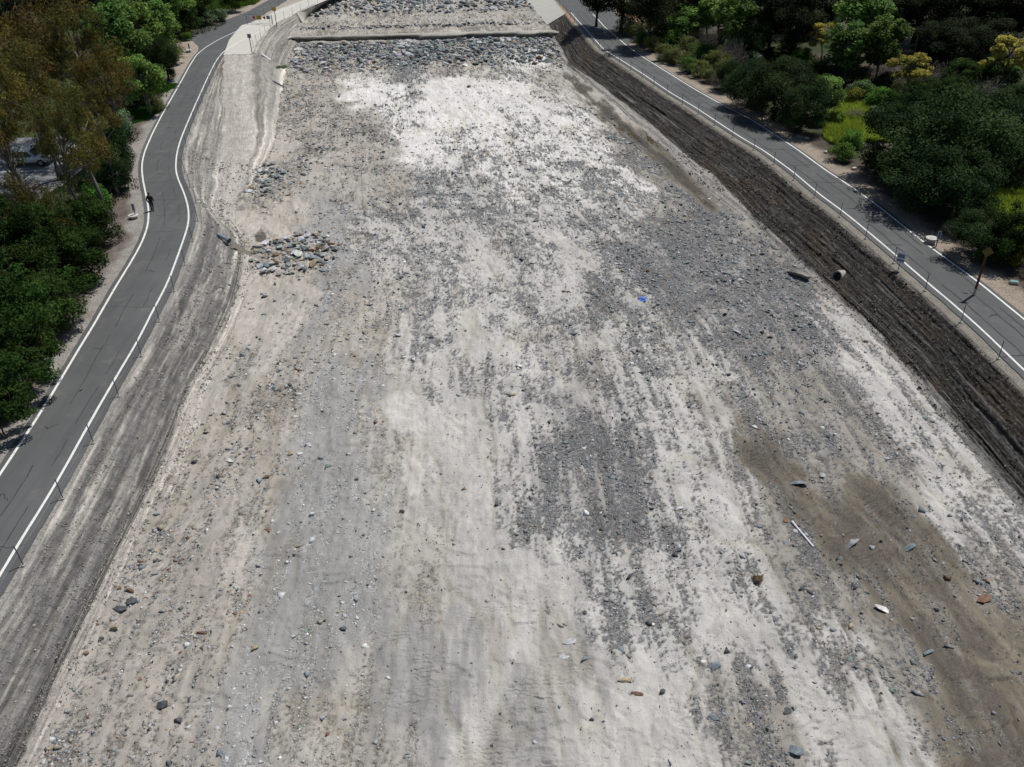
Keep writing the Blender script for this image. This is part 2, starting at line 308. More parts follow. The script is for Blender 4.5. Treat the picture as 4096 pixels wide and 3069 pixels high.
def bed_fields(X, Y):
    global _q
    xl, xr = x_toeL(Y), x_toeR(Y); U = (X-xl)/(xr-xl); C = U*47.0      # metres across the flow
    ns = sstep(75, 42, Y); wx = (fbm(C/3.0, Y/4.5, 3, 5, .6)-.5)*6.5*(1-.65*ns) + (fbm(C/1.6, Y/14.0, 4, 4, .6)-.5)*5.0*ns + (fbm(C/0.8, Y/2.2, 5, 3)-.5)*1.6; wy = (fbm(C/3.5, Y/5.0, 9, 5, .6)-.5)*11.0 + ns*(fbm(C/.45, Y/7, 10, 4, .6)-.5)*15.0
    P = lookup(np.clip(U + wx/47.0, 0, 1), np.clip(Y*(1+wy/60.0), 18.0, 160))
    far = Y > 161                                                      # above the sill
    if far.any():
        t = np.array(list(CLS['t'][0])+[CLS['t'][1]]+list(CLS['t'][2])+list(CLS['t'][3:])); r = _par[-1, 0]
        k = sstep(.42, .6, fbm(C/7.0, Y/12.0, 31))[:, None]; P = np.where(far[:, None], t*(1-k)+r*k, P)
    # trickles of brown water-borne fines
    P = P.copy(); swash = np.ones(len(X))
    for pts, wd in STREAMS:
        best = np.full(len(X), 1e9); al = np.zeros(len(X)); acc = 0.0
        for (ax, ay), (bx_, by_) in zip(pts, pts[1:]):
            dx, dy = bx_-ax, by_-ay; ln = math.hypot(dx, dy); t = np.clip(((X-ax)*dx+(Y-ay)*dy)/ln**2, 0, 1); ddx, ddy = X-ax-t*dx, Y-ay-t*dy; d = np.hypot(ddx, ddy)*np.sign(ddx*dy-ddy*dx+1e-9)
            m = np.abs(d) < np.abs(best); best = np.where(m, d, best); al = np.where(m, acc+t*ln, al); acc += ln
        e = np.abs(best)/wd + (fbm(best/.42, al/4.5, 161, 4)-.5)*1.4 + (fbm(X/2.4, Y/3.4, 162, 4)-.5)*1.9
        e = e + 1.3*sstep(12, 0, al)
        k1, k2 = sstep(1.40, .85, e)[:, None], sstep(.80, .30, e)[:, None]
        P = P*(1-k1)+_B*k1; P = P*(1-k2)+_D*k2; swash *= 1+k1[:, 0]*((fbm(best/.28, al/6.5, 165, 4)-.5)*.75 + (fbm(best/1.1, al/9, 166, 3)-.5)*.6)
    val = (.34-.12*ns)*fbm(C/0.7, Y/0.8, 21, 5, .7) + (1-ns)*.20*fbm(C/0.5, Y/2.2, 22, 4) + ns*.36*fbm(C/0.38, Y/5.5, 25, 4, .6) + .24*fbm(C/2.2, Y/3.2, 23, 4) + .22*vnoise(C/.11, Y/.14, 24)
    if _q is None: _q = np.quantile(val, np.linspace(0, 1, 101))
    val = np.interp(val, _q, np.linspace(0, 1, 101))
    mask = np.clip((P[:, 3]-val)/0.22 + .5, 0, 1)*np.clip(P[:, 3]*8, 0, 1)
    lane = (.45+.55*sstep(.5, .4, U))*sstep(75, 50, Y); tone = 1 + lane*((fbm(C/.22, Y/16, 46, 3)-.5)*.22 + (fbm(C/1.1, Y/10, 48, 3)-.5)*.20) + (fbm(C/1.4, Y/2.4, 41, 5, .62)-.5)*.42 + (fbm(C/.35, Y/.6, 43, 3)-.5)*.30 + (fbm(C/5, Y/26, 45, 3)-.5)*.14
    col = (P[:, 0:3]*(1-mask[:, None]) + P[:, 4:7]*mask[:, None])*(tone*swash)[:, None]
    # channels of brown fines carried by trickles
    rill = sstep(.045, .0, np.abs(fbm(C/3.4 + .25*Y/9, Y/11.0, 51, 3)-.5))*(P[:, 8] < .5)
    col = col*(1-rill[:, None]*np.array([.10, .12, .17]))
    tracks = sstep(.6, .75, vnoise(C/.33, Y/14.0, 61))*sstep(.55, .7, fbm(C/9, Y/20, 62))
    col *= (1-.09*tracks[:, None])
    return U, C, P, mask, col, rill, val
def bed_height(X, Y, U, C, P, mask, rill):
    z = (fbm(C/6, Y/14, 71, 4)-.5)*.34 + (fbm(C/.9, Y/2.2, 73, 4)-.5)*.15*(1-P[:, 7]*.3) + (fbm(C/.3, Y/.5, 75, 3)-.5)*.05*(mask+.3) + .02*mask - .06*rill - .10*P[:, 8]
    z += .05*P[:, 9]*(np.abs(fbm(C/1.1, Y/.7, 77, 3)-.5)*-4+.6) + .05*(np.abs(fbm(C/.8, Y/1.8, 78, 4)-.5)*-4+.7)*(1-mask)
    t = fbm(C/3.4+(fbm(C/1.2, Y/2.0, 152, 3)-.5)*.8, Y/4.5, 151, 3)*8; z += .10*(t-np.floor(t))*(1-.7*mask)          # little scarps where sheets of sand end
    t = fbm(C/1.2, Y/2.2, 153, 3)*5; z += .06*(t-np.floor(t))*(1-mask)*sstep(.45, .6, fbm(C/5, Y/9, 154, 2))
    edge = np.minimum(U, 1-U)*47; z = z*sstep(-1.5, 2.0, edge) + bed_level(X, Y); return z + .15*sstep(1.2, -1.2, edge)
def build_bed():
    Y = rows(720); nc = 500; u = np.linspace(-0.035, 1.035, nc)
    xl, xr = x_toeL(Y), x_toeR(Y); X = (xl[:, None] + (xr-xl)[:, None]*u[None, :]); YY = np.repeat(Y[:, None], nc, 1)
    xf, yf = X.ravel(), YY.ravel()
    U, C, P, mask, col, rill, val = bed_fields(xf, yf)
    z = bed_height(xf, yf, U, C, P, mask, rill)
    col = np.clip(col, .01, .8)
    me = np_mesh('river_bed', np.stack([xf, yf, z], 1), grid_faces(len(Y), nc), True, {'col': ('FLOAT_COLOR', col), 'gravel': ('FLOAT', mask), 'wet': ('FLOAT', P[:, 8]), 'ripple': ('FLOAT', P[:, 9])})
    o = link('river_bed', me, M_BED); tag(o, kind='structure'); o['label'] = 'dry sandy river bed of white sand and grey gravel'
    return o
bed = build_bed()
def bed_z(X, Y):
    X = np.atleast_1d(np.asarray(X, float)); Y = np.atleast_1d(np.asarray(Y, float))
    U, C, P, mask, col, rill, val = bed_fields(X, Y)
    return bed_height(X, Y, U, C, P, mask, rill)

# ------------------------------------------------------------------ banks
def build_bank(side):
    Y = rows(820); nc = 96; t = np.linspace(0, 1, nc)
    if side == 'L':
        x0, x1 = x_topL(Y), x_toeL(Y)+1.0; z0 = np.full_like(Y, ROAD_Z-.03); z1 = np.full_like(Y, -.22)
        # the ramp from the gate into the channel lies between a and b
        on = sstep(FOOT_Y-9, FOOT_Y, Y)*(1-sstep(PAD_Y+.2, PAD_Y+.5, Y))
        xa = x0+(x1-x0)*.56; xb = x0+(x1-x0)*.66; za = z0+(z1-z0)*.74; zb = z0+(z1-z0)*.82
        rza = np.interp(Y, RAMP_L[:, 1], RAMP_L[:, 2]); rzb = np.interp(Y, RAMP_R[:, 1], RAMP_R[:, 2])
        wl = (fbm(Y/3.0, Y*0, 142, 4)-.5)*.9; wr = (fbm(Y/2.5, Y*0+7, 143, 4)-.5)*1.4; xa = xa*(1-on)+(ev(RAMP_L, Y)+wl)*on; xb = xb*(1-on)+(ev(RAMP_R, Y)+wr)*on; za = za*(1-on)+rza*on; zb = zb*(1-on)+rzb*on
        k = np.array([0, .38, .68, 1.0])
        lev = bed_level(x1, Y); z1 = z1+lev
        xs = np.stack([x0, xa, xb, x1], 1); zs = np.stack([z0, za, zb, z1], 1)
    else:
        x0, x1 = x_topR(Y), x_toeR(Y)-1.0; z0 = np.full_like(Y, ROAD_Z-.03); z1 = np.full_like(Y, -.22) + bed_level(x1, Y); on = np.zeros_like(Y)
        led = x0+(x1-x0)*.66; led2 = x0+(x1-x0)*.80; k = np.array([0, .66, .84, 1.0])
        zz = z0+(z1-z0)*.76
        xs = np.stack([x0, led, led2, x1], 1); zs = np.stack([z0, zz+.08, zz-.05, z1], 1)
    X = np.stack([np.interp(t, k, xs[i]) for i in range(len(Y))]); Z = np.stack([np.interp(t, k, zs[i]) for i in range(len(Y))])
    YY = np.repeat(Y[:, None], nc, 1); T = np.repeat(t[None, :], len(Y), 0)
    L = T*4.9; rampm = (on[:, None]*(T > .38)*(T < .68)) if side == 'L' else 0*T
    wob = (fbm(YY/7, L/2, 81, 3)-.5)*.9
    gro = fbm(L/.22+wob*2.0, YY/9.0, 83 if side == 'L' else 183, 4)-.5; gro2 = fbm(L/.6+wob, YY/14.0, 84, 3)-.5; gul = fbm(YY/.8, L/1.6, 186, 4)-.5
    rough = fbm(L/.16, YY/.3, 85, 3)-.5
    amp = (1-rampm*.85)*sstep(0, .06, T)*sstep(1.0, .97, T)
    gro3 = fbm(L/.10+wob*3.0, YY/5.0, 82, 3)-.5; d = (gro*.30 + gro2*.26 + gro3*.14 + rough*.12 + gul*.12)*amp*(1.0 if side == 'L' else .75)
    if side == 'R':
        steps = np.abs(((L+wob*.35)/.62) % 1.0 - .5)
        d += (.5-steps)*.08*amp*fbm(L/.8, YY/3, 99, 3) + (fbm(YY/.9, L/1.4, 199, 4)-.5)*.10*amp
    X = X + d*(.5 if side == 'L' else -.5); Z = Z + d*.85 + rampm*(fbm(L/1.5, YY/3, 86, 3)-.5)*.10
    f = lambda a: a.ravel()
    if side == 'L':
        grey = np.array([.205, .198, .187]); pale = np.array([.56, .52, .47]); sand = np.array([.50, .47, .43])
        s = sstep(.50, .72, fbm(L/.28+wob*2.0, YY/11.0, 87, 4)); c = grey*(1-s[..., None]*.55)+pale*s[..., None]*.55
        for sd_, fr_, st_ in ((171, .55, .6), (172, .30, .5), (173, .17, .35)):
            nn = fbm(L/fr_+wob*1.2, YY/22.0, sd_, 3); ln_ = sstep(.035, .0, np.abs(nn-.5))*st_*sstep(.35, .6, fbm(L/1.0, YY/5.0, sd_+5, 3)); c = c*(1-ln_[..., None])+pale*1.05*ln_[..., None]
            dk_ = sstep(.03, .0, np.abs(nn-.56))*st_*.8; c = c*(1-.35*dk_[..., None]); Z += (ln_-dk_)*.05
        lim = .60+(fbm(YY/5, L*0+3, 88, 5, .6)-.5)*.22 + .06*sstep(46, 30, YY) + (vnoise(YY/.45, L*0, 188)-.5)*.035
        low = sstep(-.012, .01, T-lim); c = c*(1-low[..., None]) + pale*low[..., None]*(1+.25*(fbm(L/.3, YY/4, 89, 3)-.5)[..., None])
        upper = sstep(66, 80, YY)*.38*(fbm(L/.35, YY/8, 90, 4)); c = c*(1-upper[..., None])+pale*upper[..., None]
        ramp = np.clip(rampm, 0, 1)*(.7+.3*fbm(L/1.2, YY/2.5, 91, 3)); c = c*(1-ramp[..., None]) + (sand*.93)*ramp[..., None]
        apr = sstep(60, 75, YY)*sstep(102, 84, YY)*sstep(.30, .5, T)*(fbm(L/1.5, YY/4, 92, 3)*.8+.4); apr = np.clip(apr, 0, 1); c = c*(1-apr[..., None]) + sand*apr[..., None]
        dk = sstep(98, 120, YY)*sstep(.64, .70, T)*sstep(.97, .86, T)*.8; c = c*(1-dk[..., None]) + np.array([.19, .18, .165])*dk[..., None]
        gv = (1-np.clip(rampm, 0, 1)*.8)*((fbm(L/.20+wob*.8, YY/26.0, 190, 3)-.5)*1.1 + (fbm(L/.09+wob*.8, YY/15.0, 191, 2)-.5)*.7); c *= (1+gv)[..., None]; Z += gv*.05
        c *= (1+.30*rough)[..., None]
    else:
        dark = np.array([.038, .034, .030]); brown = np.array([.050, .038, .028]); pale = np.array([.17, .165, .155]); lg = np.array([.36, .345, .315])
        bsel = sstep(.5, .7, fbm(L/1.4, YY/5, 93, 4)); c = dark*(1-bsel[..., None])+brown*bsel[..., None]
        s = sstep(.60, .74, fbm(L/.17+wob*2.2, YY/6.0, 94, 4))*sstep(.12, .4, T); c = c*(1-s[..., None]*.7)+pale*s[..., None]*.7
        spk = sstep(.66, .8, vnoise(L/.09, YY/.22, 95)); c = c*(1-.5*spk[..., None])+pale*.8*spk[..., None]*.5
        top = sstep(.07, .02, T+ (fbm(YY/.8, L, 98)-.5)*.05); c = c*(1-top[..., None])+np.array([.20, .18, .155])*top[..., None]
        lim = .86-.16*sstep(62, 90, YY)*sstep(140, 122, YY)+(fbm(YY/4, L*0+5, 96, 4)-.5)*.14; low = sstep(-.02, .03, T-lim)*(.55+.6*fbm(L/.22, YY/2.5, 97, 4)); low = np.clip(low, 0, 1); c = c*(1-low[..., None]) + lg*low[..., None]
        c *= (1+.5*rough)[..., None]
    me = np_mesh('bank', np.stack([f(X), f(YY), f(Z)], 1), grid_faces(len(Y), nc) if side == 'L' else grid_faces(len(Y), nc)[:, ::-1], True, {'col': ('FLOAT_COLOR', np.clip(c, .012, .75).reshape(-1, 3)), 'down': ('FLOAT', (L+wob*.3).ravel()), 'along': ('FLOAT', YY.ravel())})
    o = link('bank_left' if side == 'L' else 'bank_right', me, M_BANK if side == 'L' else M_BANKR); tag(o, kind='structure')
    o['label'] = 'grey graded earth bank with tyre grooves below the curving path' if side == 'L' else 'dark brown grooved earth bank below the straight path'
    return X, YY, Z
bankL = build_bank('L'); bankR = build_bank('R')
def bank_pt(B, y, t):
    """point on a bank surface at row y, fraction t down the slope"""
    X, Y, Z = B; i = int(np.argmin(np.abs(Y[:, 0]-y))); j = int(round(t*(X.shape[1]-1))); return Vector((X[i, j], Y[i, j], Z[i, j]))

# ------------------------------------------------------------------ land on both sides
def build_land(side):
    Y = rows(380, 12.0, 420.0); s = np.concatenate([np.linspace(0, 12, 70), 12+np.linspace(0, 1, 80)[1:]**1.8*330])
    e = x_topL(Y)+.02 if side == 'L' else x_topR(Y)-.02
    X = e[:, None] + (-s if side == 'L' else s)[None, :]; YY = np.repeat(Y[:, None], len(s), 1)
    xr = (x_aspL(Y)[:, None]-X) if side == 'L' else (X-(ev(LINE_RR, Y)+.35)[:, None])        # metres outside the asphalt
    n = fbm(X/1.6, YY/1.6, 101, 5); n2 = fbm(X/6, YY/6, 103, 4); nf = fbm(X/.35, YY/.35, 105, 4)
    if side == 'L':
        grav = np.array([.25, .235, .215]); litter = np.array([.115, .094, .08]); weed = np.array([.035, .05, .018]); tan = np.array([.30, .255, .21])
        c = grav*np.ones(X.shape+(1,)); k = sstep(.5, 1.8, xr+(n-.5)*2.2); c = c*(1-k[..., None])+litter*k[..., None]*(.75+.5*nf[..., None])
        k = sstep(3.0, 6.5, xr+(n2-.5)*5); c = c*(1-k[..., None])+weed*k[..., None]
        k = sstep(120, 135, YY)*sstep(4, 1.5, xr); c = c*(1-k[..., None])+tan*k[..., None]
        k = (xr < 0)*sstep(PAD_Y-1, PAD_Y+2, YY); c = c*(1-k[..., None]) + np.array([.33, .30, .26])*k[..., None]
    else:
        tan = np.array([.265, .225, .18]); litter = np.array([.075, .060, .048]); weed = np.array([.030, .042, .016])
        c = tan*np.ones(X.shape+(1,)); k = sstep(1.0, 2.6, xr+(n-.5)*2.4); c = c*(1-k[..., None])+litter*k[..., None]*(.7+.6*nf[..., None])
        k = sstep(.42, .6, n2)*sstep(2.0, 5.0, xr); c = c*(1-k[..., None])+weed*k[..., None]
        k = (xr < -1); c = np.where(k[..., None], np.array([.20, .185, .16]), c)
        k = sstep(150, 160, YY)*sstep(9, 6, xr)*sstep(.4, .6, n2); c = c*(1-k[..., None]) + np.array([.30, .19, .11])*k[..., None]
    z = ROAD_Z-.05 + (n2-.5)*.25*sstep(1.5, 6, xr) + (nf-.5)*.05*sstep(.6, 1.5, xr)
    fc = grid_faces(len(Y), len(s)); fc = fc[:, ::-1] if side == 'L' else fc
    me = np_mesh('ground', np.stack([X.ravel(), YY.ravel(), z.ravel()], 1), fc, True, {'col': ('FLOAT_COLOR', np.clip(c, .01, .7).reshape(-1, 3))})
    o = link('ground_left' if side == 'L' else 'ground_right', me, M_GROUND); tag(o, kind='structure')
    o['label'] = 'leaf littered earth beside the curving path' if side == 'L' else 'brown scrubby earth beside the straight path'
build_land('L'); build_land('R')
# terrain that carries on to the horizon below all of it
_b = bm_new(); bmesh.ops.create_grid(_b, x_segments=4, y_segments=4, size=2500, matrix=Matrix.Translation((0, 400, -1.2)))
_m = bm_done(_b, 'terrain'); _a = _m.attributes.new('col', 'FLOAT_COLOR', 'POINT'); _a.data.foreach_set('color', np.tile([.05, .05, .03, 1], len(_m.vertices)))
tag(link('terrain', _m, M_GROUND), kind='structure')

# ------------------------------------------------------------------ roads
def strip(name, fl, fr, y0, y1, z, mat, n=420, cols=6, parent=None, kind=None, wob=0.0):
    Y = rows(n, y0, y1); a, b = fl(Y), fr(Y)
    if wob: a = a+(fbm(Y/.7, Y*0, 7, 3)-.5)*wob; b = b+(fbm(Y/.7, Y*0+9, 8, 3)-.5)*wob
    t = np.linspace(0, 1, cols); X = a[:, None]+(b-a)[:, None]*t; YY = np.repeat(Y[:, None], cols, 1)
    me = np_mesh(name, np.stack([X.ravel(), YY.ravel(), np.full(X.size, z)], 1), grid_faces(n, cols)); o = link(name, me, mat, parent)
    if kind: tag(o, kind=kind)
    return o
roadL = strip('road_left', x_aspL, x_aspR, 13, 260, ROAD_Z, M_ASPH, kind='structure', wob=.08); roadL['label'] = 'grey asphalt path curving along the pale bank'
def x_rr(Y): return ev(LINE_RR, Y)+.35+6.0*sstep(139, 147, np.asarray(Y, float))
roadR = strip('road_right', lambda Y: ev(LINE_RL, Y)-.55, x_rr, 13, 260, ROAD_Z, M_ASPH, kind='structure', wob=.08); roadR['label'] = 'cracked grey asphalt path above the dark bank'
path = strip('path', lambda Y: ev(PAD_L, Y, .8), lambda Y: ev(PAD_R, Y), PAD_Y, 260, ROAD_Z+.006, M_CONC, 160, kind='structure'); path['label'] = 'pale concrete path beyond the gate'
def wline(L, off, y0, y1, w, z, parent, n=500):
    return strip('edge_line', lambda Y: ev(L, Y)+off-w*.44, lambda Y: ev(L, Y)+off+w*.44, y0, y1, z, M_PAINT, n, 2, parent, wob=.02)
wline(LINE_LR, 0, 13, PAD_Y+4, .17, ROAD_Z+.005, roadL); wline(LINE_LL, 0, 13, 259, .18, ROAD_Z+.012, roadL, 600)
wline(LINE_LR, 0, PAD_Y+.5, 259, .20, ROAD_Z+.011, path, 200)
wline(LINE_RL, 0, 13, float(LINE_RL[-1, 1]), .17, ROAD_Z+.005, roadR); wline(LINE_RR, 0, 13, float(LINE_RR[-1, 1]), .17, ROAD_Z+.005, roadR)
def cracks(name, fl, fr, y0, y1, parent, wid, step, longs, seed):
    rg = random.Random(seed); V, F = [], []
    def poly(pts, w):
        for i in range(len(pts)-1):
            a, b = Vector(pts[i]), Vector(pts[i+1]); d = (b-a)
            if d.length < 1e-4: continue
            nrm = Vector((-d.y, d.x, 0)).normalized()*w*rg.uniform(.35, .65); n0 = len(V)
            V.extend([a-nrm, b-nrm, b+nrm, a+nrm]); F.append((n0, n0+1, n0+2, n0+3))
    y = y0
    while y < y1:
        a, b = float(fl(y)), float(fr(y)); f0, f1 = (0.0, 1.0) if rg.random() < .45 else sorted((rg.uniform(0, .5), rg.uniform(.4, 1.0)))
        pts = []; yy = y; n = 14
        for i in range(n+1):
            yy += rg.uniform(-.13, .13); pts.append((a+(b-a)*(f0+(f1-f0)*i/n), yy, ROAD_Z+.0035))
        poly(pts, wid); y += step*rg.uniform(.55, 1.5)
    for c, seg in longs:
        y = y0; off = 0
        while y < y1:
            ln = rg.uniform(*seg); pts = []; q = y
            while q < min(y+ln, y1):
                a, b = float(fl(q)), float(fr(q)); off = off*.9+rg.uniform(-.05, .05); pts.append((a+(b-a)*c+off, q, ROAD_Z+.003)); q += .5
            if len(pts) > 2: poly(pts, wid)
            y += ln+rg.uniform(0.5, 6)
    me = np_mesh(name, np.array([tuple(v) for v in V]), np.array(F)); o = link(name, me, M_CRACK, parent); tag(o, kind='stuff'); return o
cracks('crack', lambda y: ev(LINE_RL, y)-.5, lambda y: ev(LINE_RR, y)+.2, 30, 170, roadR, .12, 6.0, [(.32, (8, 25)), (.62, (6, 16)), (.80, (2, 6))], 3)
cracks('crack', lambda y: ev(LINE_LL, y)-.2, lambda y: ev(LINE_LR, y)+.4, 20, 140, roadL, .040, 4.2, [(.42, (4, 11)), (.7, (2, 5))], 4)

# ------------------------------------------------------------------ concrete sills across the bed
def build_sill(dy, label, top, drop, depth):
    root = empty('concrete_sill', (0, 0, 0)); n = 150
    xa, xb = float(x_toeL(_s0.y+dy))-2.2, float(x_toeR(_s1.y+dy))+2.0; X = np.linspace(xa, xb, n); y = sill_y(X)+dy
    wave = (fbm(X/1.6, X*0, 111, 5, .65)-.5)*1.3; fr = y-.2-wave*.5; bk = y+depth
    tz = top+(fbm(X/1.3, X*0+2, 118, 4)-.5)*.16; fr = fr-sstep(.56, .7, fbm(X/4.5, X*0, 119, 3))*1.2; sec = [(bk, tz-.06), (fr, tz), (fr-.03, tz-.24+wave*.12), (fr+.55+wave, top-.34), (fr+.75, top-drop)]
    V = np.stack([np.stack([X, np.broadcast_to(a, X.shape), np.broadcast_to(b, X.shape)], 1) for a, b in sec], 1).reshape(-1, 3)
    link('slab', np_mesh('slab', V, grid_faces(n, len(sec))[:, ::-1]), mat_concrete('sill_concrete', (.47, .45, .40), .25), root)
    # broken undercut lip lying in front
    Xs = X[int(n*.06):int(n*.62)]; ys = sill_y(Xs)+dy-1.5-(fbm(Xs/3, Xs*0, 115, 3)-.5)*1.5; hz = (fbm(Xs/1.4, Xs*0, 116, 4)-.2)*.5
    sec = [(ys+.75, top-drop-.05), (ys+.5, top-drop+.25+hz), (ys-.2, top-drop+.22+hz), (ys-.45, top-drop-.05)]
    V = np.stack([np.stack([Xs, a, np.broadcast_to(b, Xs.shape)], 1) for a, b in sec], 1).reshape(-1, 3)
    link('broken_lip', np_mesh('broken_lip', V, grid_faces(len(Xs), len(sec))[:, ::-1]), M_CONC2, root)
    tag(root, label, 'sill', 'concrete sills across the channel'); return root
build_sill(0.0, 'concrete sill across the bed below the nearer boulder row', 0.68, 1.1, 3.8)
build_sill(42.0, 'far concrete sill at the head of the upper boulders', 1.3, 1.1, 3.0)
def apron(B, y0, y1, t0, t1, label):
    X, Y, Z = B; i0, i1 = int(np.argmin(np.abs(Y[:, 0]-y0))), int(np.argmin(np.abs(Y[:, 0]-y1))); V = []; n = 0
    j0, j1 = int(t0*(X.shape[1]-1)), int(t1*(X.shape[1]-1)); P = [(Vector((X[i, j0], Y[i, 0], Z[i, j0])), Vector((X[i, j1], Y[i, 0], Z[i, j1]))) for i in np.linspace(i0, i1, 14).astype(int)]
    bm = bm_new(); rows_ = []
    for a, b in P:
        rows_.append([bm.verts.new(p) for p in (a+Vector((0, 0, .14)), b+Vector((0, 0, .14)), b-Vector((0, 0, .4)), a-Vector((0, 0, .4)))])
    for a, b in zip(rows_, rows_[1:]):
        for k in range(4): bm.faces.new((a[k], a[(k+1) % 4], b[(k+1) % 4], b[k]))
    bm.faces.new(rows_[0]); bm.faces.new(list(reversed(rows_[-1])))
    o = link('concrete_apron', bm_done(bm, 'concrete_apron'), M_CONC, None); tag(o, label, 'apron'); return o
apron(bankL, float(G(1208, 54).y), float(G(1275, 18).y), 0.0, .96, 'smooth pale concrete slab on the bank beside the boulders and gate path')
apron(bankR, float(G(2236, 54, 2.5).y)-1, 232, 0.0, .96, 'smooth pale concrete slab at the top of the dark bank')

# ------------------------------------------------------------------ rocks
def hull(seed, n, flat=(1, .8, .6)):
    rg = random.Random(seed); bm = bm_new()
    for i in range(n):
        z = rg.uniform(-1, 1); a = rg.uniform(0, 2*math.pi); r = math.sqrt(1-z*z); k = rg.uniform(.78, 1.0)
        bm.verts.new((r*math.cos(a)*flat[0]*k*.5, r*math.sin(a)*flat[1]*k*.5, z*flat[2]*k*.5))
    res = bmesh.ops.convex_hull(bm, input=list(bm.verts)); bmesh.ops.delete(bm, geom=[v for v in bm.verts if not v.link_faces], context='VERTS')
    bmesh.ops.triangulate(bm, faces=bm.faces); bmesh.ops.recalc_face_normals(bm, faces=bm.faces); return bm
def hull_np(seed, n, flat):
    if n <= 6:          # the smallest stones: a knocked about octahedron
        rg = np.random.default_rng(seed); v = np.array([(1,0,0),(-1,0,0),(0,1,0),(0,-1,0),(0,0,1),(0,0,-1)])*.5*rg.uniform(.75, 1.1, (6, 1)) + rg.normal(0, .12, (6, 3)); v *= np.array(flat)
        return v, np.array([(0,2,4),(2,1,4),(1,3,4),(3,0,4),(2,0,5),(1,2,5),(3,1,5),(0,3,5)])
    bm = hull(seed, n, flat); bm.verts.index_update(); v = np.array([x.co[:] for x in bm.verts]); f = np.array([[q.index for q in p.verts] for p in bm.faces]); bm.free(); return v, f
ROCKS = []
for i in range(14):
    bm = hull(300+i, random.choice([13, 15, 17]), random.choice([(1, .75, .6), (1, .9, .7), (1, .65, .5), (1, .8, .42)]))
    bmesh.ops.bevel(bm, geom=list(bm.edges), offset=.022, segments=1, affect='EDGES', clamp_overlap=True); ROCKS.append(bm_done(bm, 'rock'))
for m in ROCKS: m.materials.append(M_ROCK)
PAL = {'blue': (.185, .22, .242), 'grey': (.29, .30, .308), 'light': (.44, .452, .465), 'dark': (.085, .094, .102), 'white': (.60, .59, .57), 'brown': (.175, .105, .07), 'tan': (.36, .285, .195), 'green': (.17, .21, .19), 'warm': (.29, .255, .215)}
WORD = {'blue': 'blue grey', 'grey': 'mid grey', 'light': 'light grey', 'dark': 'dark', 'white': 'whitish', 'brown': 'brown', 'tan': 'tan', 'green': 'greenish', 'warm': 'warm grey'}; LASTC = ['grey']
def pcol(rg, names, wts, j=.22):
    LASTC[0] = rg.choices(names, wts)[0]; c = PAL[LASTC[0]]; k = rg.uniform(1-j, 1+j); return tuple(min(.8, v*k*rg.uniform(.95, 1.05)) for v in c)
def rock(name, x, y, size, col, label, group=None, asp=None, bury=.28, rg=random, rz=None, z=None, shape=None):
    o = bpy.data.objects.new(name, ROCKS[shape if shape is not None else rg.randrange(len(ROCKS))]); COL.objects.link(o)
    if asp is None: asp = (1, rg.uniform(.75, 1.1), rg.uniform(.75, 1.1))
    o.scale = (size*asp[0], size*asp[1], size*asp[2]); o.rotation_euler = (rg.uniform(-.3, .3), rg.uniform(-.3, .3), rg.uniform(0, 6.28) if rz is None else rz)
    zz = float(bed_z(x, y)[0]) if z is None else z
    o.location = (x, y, zz + size*asp[2]*.30*(1-bury*1.6)); o.color = (*col, 1); tag(o, label, 'rock', group); return o
MIXN = ['blue', 'grey', 'light', 'dark', 'white', 'brown', 'tan', 'green', 'warm']
def rock_spots(rg, spots, name, label, group, sizes, wts, minD=.5, lift=.0):
    done = []
    for x, y, s in spots:
        rock(name, x, y, s, pcol(rg, MIXN, wts), label, group, rg=rg, bury=.2, z=float(bed_z(x, y)[0])+lift*rg.random()); done.append((x, y, s))
    return done
STUFF = []       # (x, y, size, colour, lift) of stones past the three hundred
rgB = random.Random(21)
def scatter(rg, n, fy, fx, smin, smax, p=2.2, sep=.55):
    out = []
    for _ in range(n*30):
        if len(out) >= n: break
        y = fy(rg); x = fx(rg, y); s = smin+(smax-smin)*rg.random()**p
        if all((x-a)**2+((y-b)*1.0)**2 > (sep*(s+c)*.5)**2 for a, b, c in out): out.append((x, y, s))
    return out
WB = [26, 24, 18, 22, 4, 2, 3, 8, 5]
# band below the sill
def bx(rg, y): a, b = float(x_toeL(y)), float(x_toeR(y)); return a+(b-a)*rg.uniform(.015, .985)
B1 = scatter(rgB, 1100, lambda r: SILL_Y-2.4-25*abs(r.betavariate(1.1, 1.9)), bx, .55, 2.0, 2.6, .6)
# band above the sill, and the field beyond
B2 = scatter(rgB, 200, lambda r: SILL_Y+4.6+2.6*r.random(), lambda r, y: bx(r, y), .45, 1.2, 1.8, .7)
B3 = scatter(rgB, 620, lambda r: SILL_Y+17+26*r.betavariate(2.2, 1.2), bx, .7, 2.0, 1.8, .65)
allb = [('b1', b) for b in B1]+[('b2', b) for b in B2]+[('b3', b) for b in B3]
allb.sort(key=lambda q: -q[1][2]/math.hypot(q[1][1], CAM_H)); keep, rest = allb[:165], allb[165:]
BL = {'b1': ('grey boulder in the rubble band below the concrete sill', 'boulders below the sill'), 'b2': ('stone in the thin row above the concrete sill', 'stones above the sill'), 'b3': ('blue grey boulder in the field upstream of the sill', 'boulders upstream of the sill')}
def thirds(x, y):
    u = (x-float(x_toeL(y)))/(float(x_toeR(y))-float(x_toeL(y))); return 'toward the gate side' if u < .2 else 'left of mid channel' if u < .4 else 'in mid channel' if u < .6 else 'right of mid channel' if u < .8 else 'toward the dark bank'
